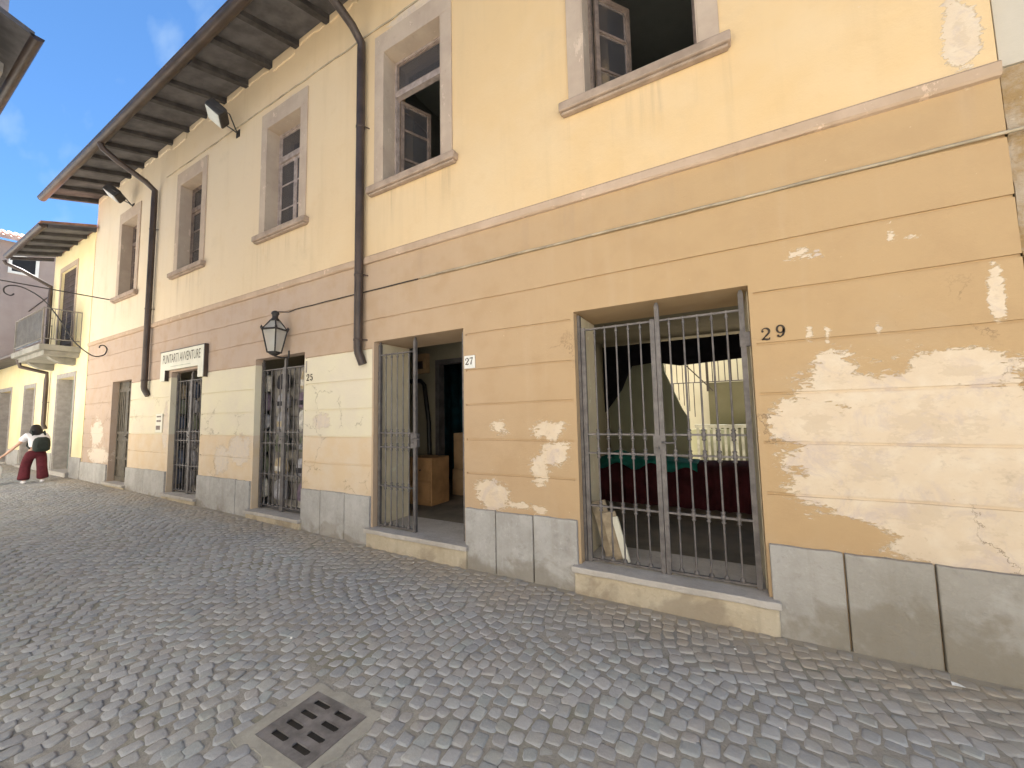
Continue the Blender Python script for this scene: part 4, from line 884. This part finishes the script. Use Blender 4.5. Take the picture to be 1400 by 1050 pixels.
# ------------------------------------------------------------------ inside doorway 27
m_box = simple('brown_cabinet', (.34, .19, .085), .6, var=.2, scale=4); m_card = simple('cardboard', (.36, .23, .12), .85, var=.15)
mb = MB(); mb.box(-4.80, -4.27, 4.95, 5.40, .25, 1.02); o = one(mb, 'wooden_cabinet', m_box, 'low brown wooden cabinet on the left inside doorway 27', 'cabinet', bevel=.006)
q = MB(); q.box(-4.78, -4.29, 4.935, 4.949, .30, .62); setp(q.build('drawer_front', m_box, bevel=.004), o)
q = MB(); q.box(-4.78, -4.29, 4.935, 4.949, .66, .99); df = q.build('drawer_front', m_box, bevel=.004); setp(df, o)
q = MB(); q.lathe((-4.50, 4.925, .82), [(.015, -.01), (.02, 0), (.015, .01)], 8); setp(q.build('knob', m_iron2), df)
mb = MB(); mb.box(-4.55, -3.85, 5.85, 6.4, .25, .72); one(mb, 'cardboard_box', m_card, 'lower cardboard box at the back right of the dark passage 27', 'box', bevel=.006)
mb = MB(); mb.box(-4.53, -3.87, 5.87, 6.38, .722, 1.38); one(mb, 'cardboard_box', m_card, 'tall cardboard box stacked upper at the back of passage 27', 'box', bevel=.006)
m_tealc = simple('dark_teal_curtain', (.010, .06, .075), .9, var=.4, scale=3)
mb = MB(); n = 60
cvx = [(-5.9+2.9*k/n, 7.0+.04*math.sin(k*1.1)) for k in range(n+1)]
mb.add([(x, y, z) for z in (.3, 3.1) for x, y in cvx], [(i, i+1, n+2+i, n+1+i) for i in range(n)], True); o = one(mb, 'teal_curtain', m_tealc, 'dark teal curtain closing the back of passage 27', 'curtain'); sd = o.modifiers.new('thick', 'SOLIDIFY'); sd.thickness = .01
mb = MB(); mb.box(-6.28, -4.62, 5.5, 5.6, .25, 3.28); mb.box(-4.62, -2.28, 5.5, 5.6, 2.72, 3.28); one(mb, 'passage_partition', m_hall, 'dull partition with a doorway inside passage 27', 'partition')
mb = MB(); mb.prism([(-4.62, .25), (-4.54, .25), (-4.54, 2.64), (-2.4, 2.64), (-2.4, 2.719), (-4.62, 2.719)], lambda x, z: (x, 5.46, z), lambda x, z: (x, 5.62, z)); one(mb, 'inner_door_frame', m_wood, 'dark wooden door frame inside passage 27', 'door frame')
mb = MB(); mb.tube([(-5.5, 5.45, 2.38), (-4.95, 5.45, 2.36), (-4.86, 5.44, 2.28), (-4.74, 5.42, 1.6), (-4.69, 5.40, .3)], .04, 8); one(mb, 'black_hose', m_black, 'thick black hose running down the passage wall inside doorway 27', 'hose')
mb = MB(); mb.box(-5.12, -4.78, 5.40, 5.499, 2.50, 2.86); o = one(mb, 'fuse_box', m_card, 'small brown fuse box high on the passage wall inside doorway 27', 'fuse box', bevel=.01)
q = MB(); q.box(-5.05, -4.86, 5.385, 5.399, 2.58, 2.72); setp(q.build('cover', m_pipe), o)

# ------------------------------------------------------------------ shop displays behind the two middle gates
CT = {'grey': (.34, .33, .34), 'olive': (.17, .18, .12), 'tan': (.46, .37, .24), 'black': (.035, .033, .038), 'navy': (.07, .085, .13), 'plum': (.20, .15, .19), 'cream': (.62, .58, .50)}
CM = {k: simple(k+'_pouch_fabric', v, .8, var=.3, scale=14) for k, v in CT.items()}
def pouch(mb, c, w_, h_, dpt):
    n = 12; rows = [(-.5, .70), (-.42, .96), (-.1, 1.0), (.2, .92), (.38, .8), (.46, .55), (.5, .2)]; vs = []; x0, y0, z0 = c
    for (t, s_) in rows:
        for k in range(n):
            a = 2*math.pi*k/n; ca, sa = math.cos(a), math.sin(a)
            vs.append((x0+w_/2*s_*math.copysign(abs(ca)**.6, ca), y0+dpt/2*(.5+.5*s_)*math.copysign(abs(sa)**.8, sa)*(1-.6*max(0, t)), z0+h_*t))
    mb.add(vs, [(i*n+k, i*n+(k+1) % n, (i+1)*n+(k+1) % n, (i+1)*n+k) for i in range(len(rows)-1) for k in range(n)], True); mb.add(vs[:n], [tuple(range(n))]); mb.add(vs[-n:], [tuple(range(n))])
RN = ['top row', 'row two', 'row three', 'row four', 'row five', 'bottom row']; CN = ['left', 'middle', 'right']
for (da_, db_, where, gname, seed) in ((-10.42, -9.05, 'behind the gate under the shop sign', 'pouches in the sign shop', 3), (-7.15, -5.76, 'behind the lantern gate', 'pouches in the lantern shop', 5)):
    rr_ = random.Random(seed); yb = YF+.34
    gr_ = thing('display_grid', 'wire display grid hung with pouches '+where, 'display rack', ((da_+db_)/2, yb, .2))
    mb = MB()
    for k in range(13): mb.tube([(da_-.3+(db_-da_+.4)*k/12, yb, .25), (da_-.3+(db_-da_+.4)*k/12, yb, 2.6)], .006, 4)
    for k in range(9): mb.tube([(da_-.3, yb-.006, .35+k*.28), (db_+.1, yb-.006, .35+k*.28)], .006, 4)
    mb.build('wires', m_iron, gr_); mb = MB(); mb.box(da_-.35, db_+.15, yb+.03, yb+.05, .21, 2.62); mb.build('backboard', simple('display_backboard', (.34, .31, .27), .8, var=.4, scale=4), gr_)
    pal = ['tan', 'grey', 'olive', 'black', 'plum', 'cream', 'grey'] if seed == 5 else ['navy', 'black', 'grey', 'olive', 'tan', 'plum', 'grey']
    for ri_, zc in enumerate((2.36, 2.02, 1.68, 1.30, .92, .52)):
        for ci in range(3):
            xc = da_-.12+(db_-da_-.22)*ci/2+rr_.uniform(-.04, .04); col = rr_.choice(pal); w_ = rr_.uniform(.24, .36); h_ = rr_.uniform(.24, .34)
            pz = thing('hanging_pouch', f'{col} pouch, {CN[ci]} in {RN[ri_]} {where}', 'pouch', (xc, yb-.09, zc-h_/2), gname)
            mb = MB(); pouch(mb, (xc, yb-.09, zc), w_, h_, .12); mb.build('bag', CM[col], pz)
            mb = MB(); mb.tube([(xc-.04, yb-.08, zc+h_*.45), (xc, yb-.02, zc+h_*.5+.06), (xc+.04, yb-.08, zc+h_*.45)], .008, 5); mb.build('strap', CM['black'], pz)
            q = MB(); q.box(xc-w_*.28, xc+w_*.28, yb-.158, yb-.146, zc-h_*.34, zc-.01); q.build('pocket', CM[rr_.choice(['black', 'tan', 'grey', 'cream', col])], pz, bevel=.004)

# ------------------------------------------------------------------ the walking woman and her trolley
px_, py_ = -16.1, 2.93; pz0 = gz(px_)
ps = thing('person', 'woman seen from behind in a white T-shirt and wide maroon trousers, walking away', 'person', (px_, py_, pz0))
K = 1.57/1.66
def W3(f, s, z): return (px_-f*K, py_+s*K, pz0+z*K)       # forward, to her right, up
def skin(name, pts, edges, mat, sub=2, root=0):
    me = bpy.data.meshes.new(name); me.from_pydata([W3(*p[:3]) for p in pts], edges, []); me.update()
    o = bpy.data.objects.new(name, me); COL.objects.link(o); me.materials.append(mat); o.modifiers.new('skin', 'SKIN').use_smooth_shade = True
    if not me.skin_vertices: return o
    for i, p in enumerate(pts):
        sv = me.skin_vertices[0].data[i]; r_ = p[3]; sv.radius = (r_*K, (p[4] if len(p) > 4 else r_)*K); sv.use_root = (i == root)
    m_ = o.modifiers.new('sub', 'SUBSURF'); m_.levels = sub; m_.render_levels = sub; setp(o, ps); return o
m_skin = simple('skin', (.50, .31, .22), .55, var=.08); m_shirt = simple('white_cotton', (.70, .68, .70), .9, var=.06); m_trou = simple('maroon_trousers', (.085, .014, .020), .9, var=.25)
m_hair = simple('black_hair', (.014, .011, .010), .5, var=.3, scale=20); m_bpk = simple('black_green_backpack', (.018, .024, .020), .7, var=.3)
P = [(0, 0, .86, .10), (.02, 0, 1.05, .10), (.04, 0, 1.26, .10), (.08, 0, 1.38, .05), (.11, -.01, 1.46, .06), (.13, -.01, 1.54, .09), (.13, -.01, 1.60, .075),
     (.05, -.16, 1.32, .05), (.08, -.32, 1.06, .040), (.14, -.50, .82, .030), (.16, -.56, .76, .022),
     (.05, .16, 1.32, .05), (.02, .22, 1.05, .040), (.14, .20, .86, .030), (.18, .18, .80, .022),
     (0, -.09, .80, .08), (.10, -.14, .46, .055), (-.06, -.17, .10, .04), (.06, -.18, .035, .03), (0, .09, .80, .08), (-.06, .11, .46, .055), (-.16, .13, .12, .04), (-.05, .14, .035, .03)]
E_ = [(0, 1), (1, 2), (2, 3), (3, 4), (4, 5), (5, 6), (2, 7), (7, 8), (8, 9), (9, 10), (2, 11), (11, 12), (12, 13), (13, 14), (0, 15), (15, 16), (16, 17), (17, 18), (0, 19), (19, 20), (20, 21), (21, 22)]
for (h, sy_) in ((10, -1), (14, 1)):            # five fingers on each hand
    bx_ = P[h]
    for k in range(5):
        dx = (-.02+.013*k); ln_ = (.045, .06, .065, .058, .045)[k]; i = len(P)
        P.append((bx_[0]+dx+.01, bx_[1]+sy_*-.0+(-.02 if h == 10 else 0), bx_[2]-.03, .009)); P.append((bx_[0]+dx+.018, bx_[1]+(-.03 if h == 10 else 0), bx_[2]-.03-ln_*.6, .008)); E_ += [(h, i), (i, i+1)]
skin('body', P, E_, m_skin)
skin('t_shirt', [(0, 0, .93, .15, .12), (.02, 0, 1.10, .145, .115), (.04, 0, 1.25, .15, .115), (.06, 0, 1.35, .085), (.05, -.17, 1.31, .085), (.07, -.27, 1.14, .075), (.05, .17, 1.31, .085), (.03, .225, 1.13, .075)], [(0, 1), (1, 2), (2, 3), (2, 4), (4, 5), (2, 6), (6, 7)], m_shirt)
skin('trousers', [(0, 0, .93, .165, .135), (0, 0, .84, .175, .145), (0, -.11, .76, .125), (.09, -.15, .46, .108), (-.02, -.185, .16, .125), (-.03, -.19, .085, .128), (0, .11, .76, .125), (-.05, .12, .46, .108), (-.13, .135, .17, .122), (-.14, .14, .09, .125)], [(0, 1), (1, 2), (2, 3), (3, 4), (4, 5), (1, 6), (6, 7), (7, 8), (8, 9)], m_trou)
skin('hair', [(.00, -.01, 1.22, .14, .05), (.02, -.01, 1.33, .155, .08), (.06, -.01, 1.45, .135, .11), (.10, -.01, 1.55, .105), (.12, -.01, 1.615, .06)], [(0, 1), (1, 2), (2, 3), (3, 4)], m_hair)
skin('shoe', [(-.09, -.175, .04, .045), (.02, -.18, .045, .048), (.12, -.185, .032, .038)], [(0, 1), (1, 2)], m_shirt, 1)
skin('shoe', [(-.20, .13, .05, .045), (-.09, .14, .04, .048), (.02, .145, .032, .038)], [(0, 1), (1, 2)], m_shirt, 1)
bp = thing('backpack', 'dark green black backpack on the walking woman', 'backpack', W3(-.2, .04, .95))
mb = MB(); n = 14; vs = []; rows = [(.86, .62), (.90, .95), (1.02, 1.0), (1.14, .96), (1.22, .8), (1.26, .45)]
for (z, s_) in rows:
    for k in range(n):
        a = 2*math.pi*k/n; ca, sa = math.cos(a), math.sin(a); vs.append(W3(-.20+.105*s_*math.copysign(abs(ca)**.7, ca), .06+.165*s_*math.copysign(abs(sa)**.7, sa), z))
mb.add(vs, [(i*n+k, i*n+(k+1) % n, (i+1)*n+(k+1) % n, (i+1)*n+k) for i in range(len(rows)-1) for k in range(n)], True); mb.add(vs[:n], [tuple(range(n))]); mb.add(vs[-n:], [tuple(range(n))])
bk = mb.build('pack', m_bpk); setp(bk, bp)
for sd_ in (-.10, .13):
    mb = MB(); mb.tube([W3(-.13, sd_, 1.31), W3(-.04, sd_, 1.43), W3(.09, sd_*1.1, 1.40), W3(.17, sd_*1.2, 1.25), W3(.10, sd_*1.5, 1.02), W3(-.12, sd_*1.35, .95)], .016, 6); setp(mb.build('strap', m_bpk), bp)
mb = MB(); mb.obox(W3(-.305, .06, 1.04), (.008, 0, 0), (0, .10, 0), (0, 0, .085)); setp(mb.build('front_pocket', m_bpk, bevel=.01), bp)
mb = MB(); mb.tube([W3(-.18, .02, 1.32), W3(-.18, .03, 1.37), W3(-.18, .09, 1.37), W3(-.18, .10, 1.32)], .008, 5); setp(mb.build('loop', m_bpk), bp)
tx, ty = -16.35, 2.36; tz0 = gz(tx)
tr = thing('shopping_trolley', 'pale two wheeled shopping trolley at the left edge held by the walking woman', 'trolley', (tx, ty, tz0))
q = MB(); q.prism([(-.14, .12), (.14, .12), (.17, .42), (.14, .50), (-.14, .50), (-.17, .42)], lambda s_, z: (tx-.13, ty-.09+s_, tz0+z), lambda s_, z: (tx+.10, ty-.09+s_, tz0+z)); setp(q.build('bag', simple('pale_canvas', (.6, .6, .56), .85, var=.1), bevel=.02), tr)
for s_ in (-.17, .06):
    q = MB(); q.tube([(tx+.05, ty-.06+s_-.018, tz0+.075), (tx+.05, ty-.06+s_+.018, tz0+.075)], .075, 16); wh = q.build('wheel', m_black, bevel=.01); setp(wh, tr)
q = MB(); q.tube([(tx+.05, ty-.22, tz0+.075), (tx+.05, ty+.03, tz0+.075)], .01, 6); q.tube([(tx+.11, ty-.18, tz0+.10), (tx+.10, ty-.10, tz0+.55), (tx+.10, ty+.03, tz0+.70), (tx+.10, ty+.06, tz0+.70)], .010, 6); setp(q.build('handle_frame', m_iron), tr)
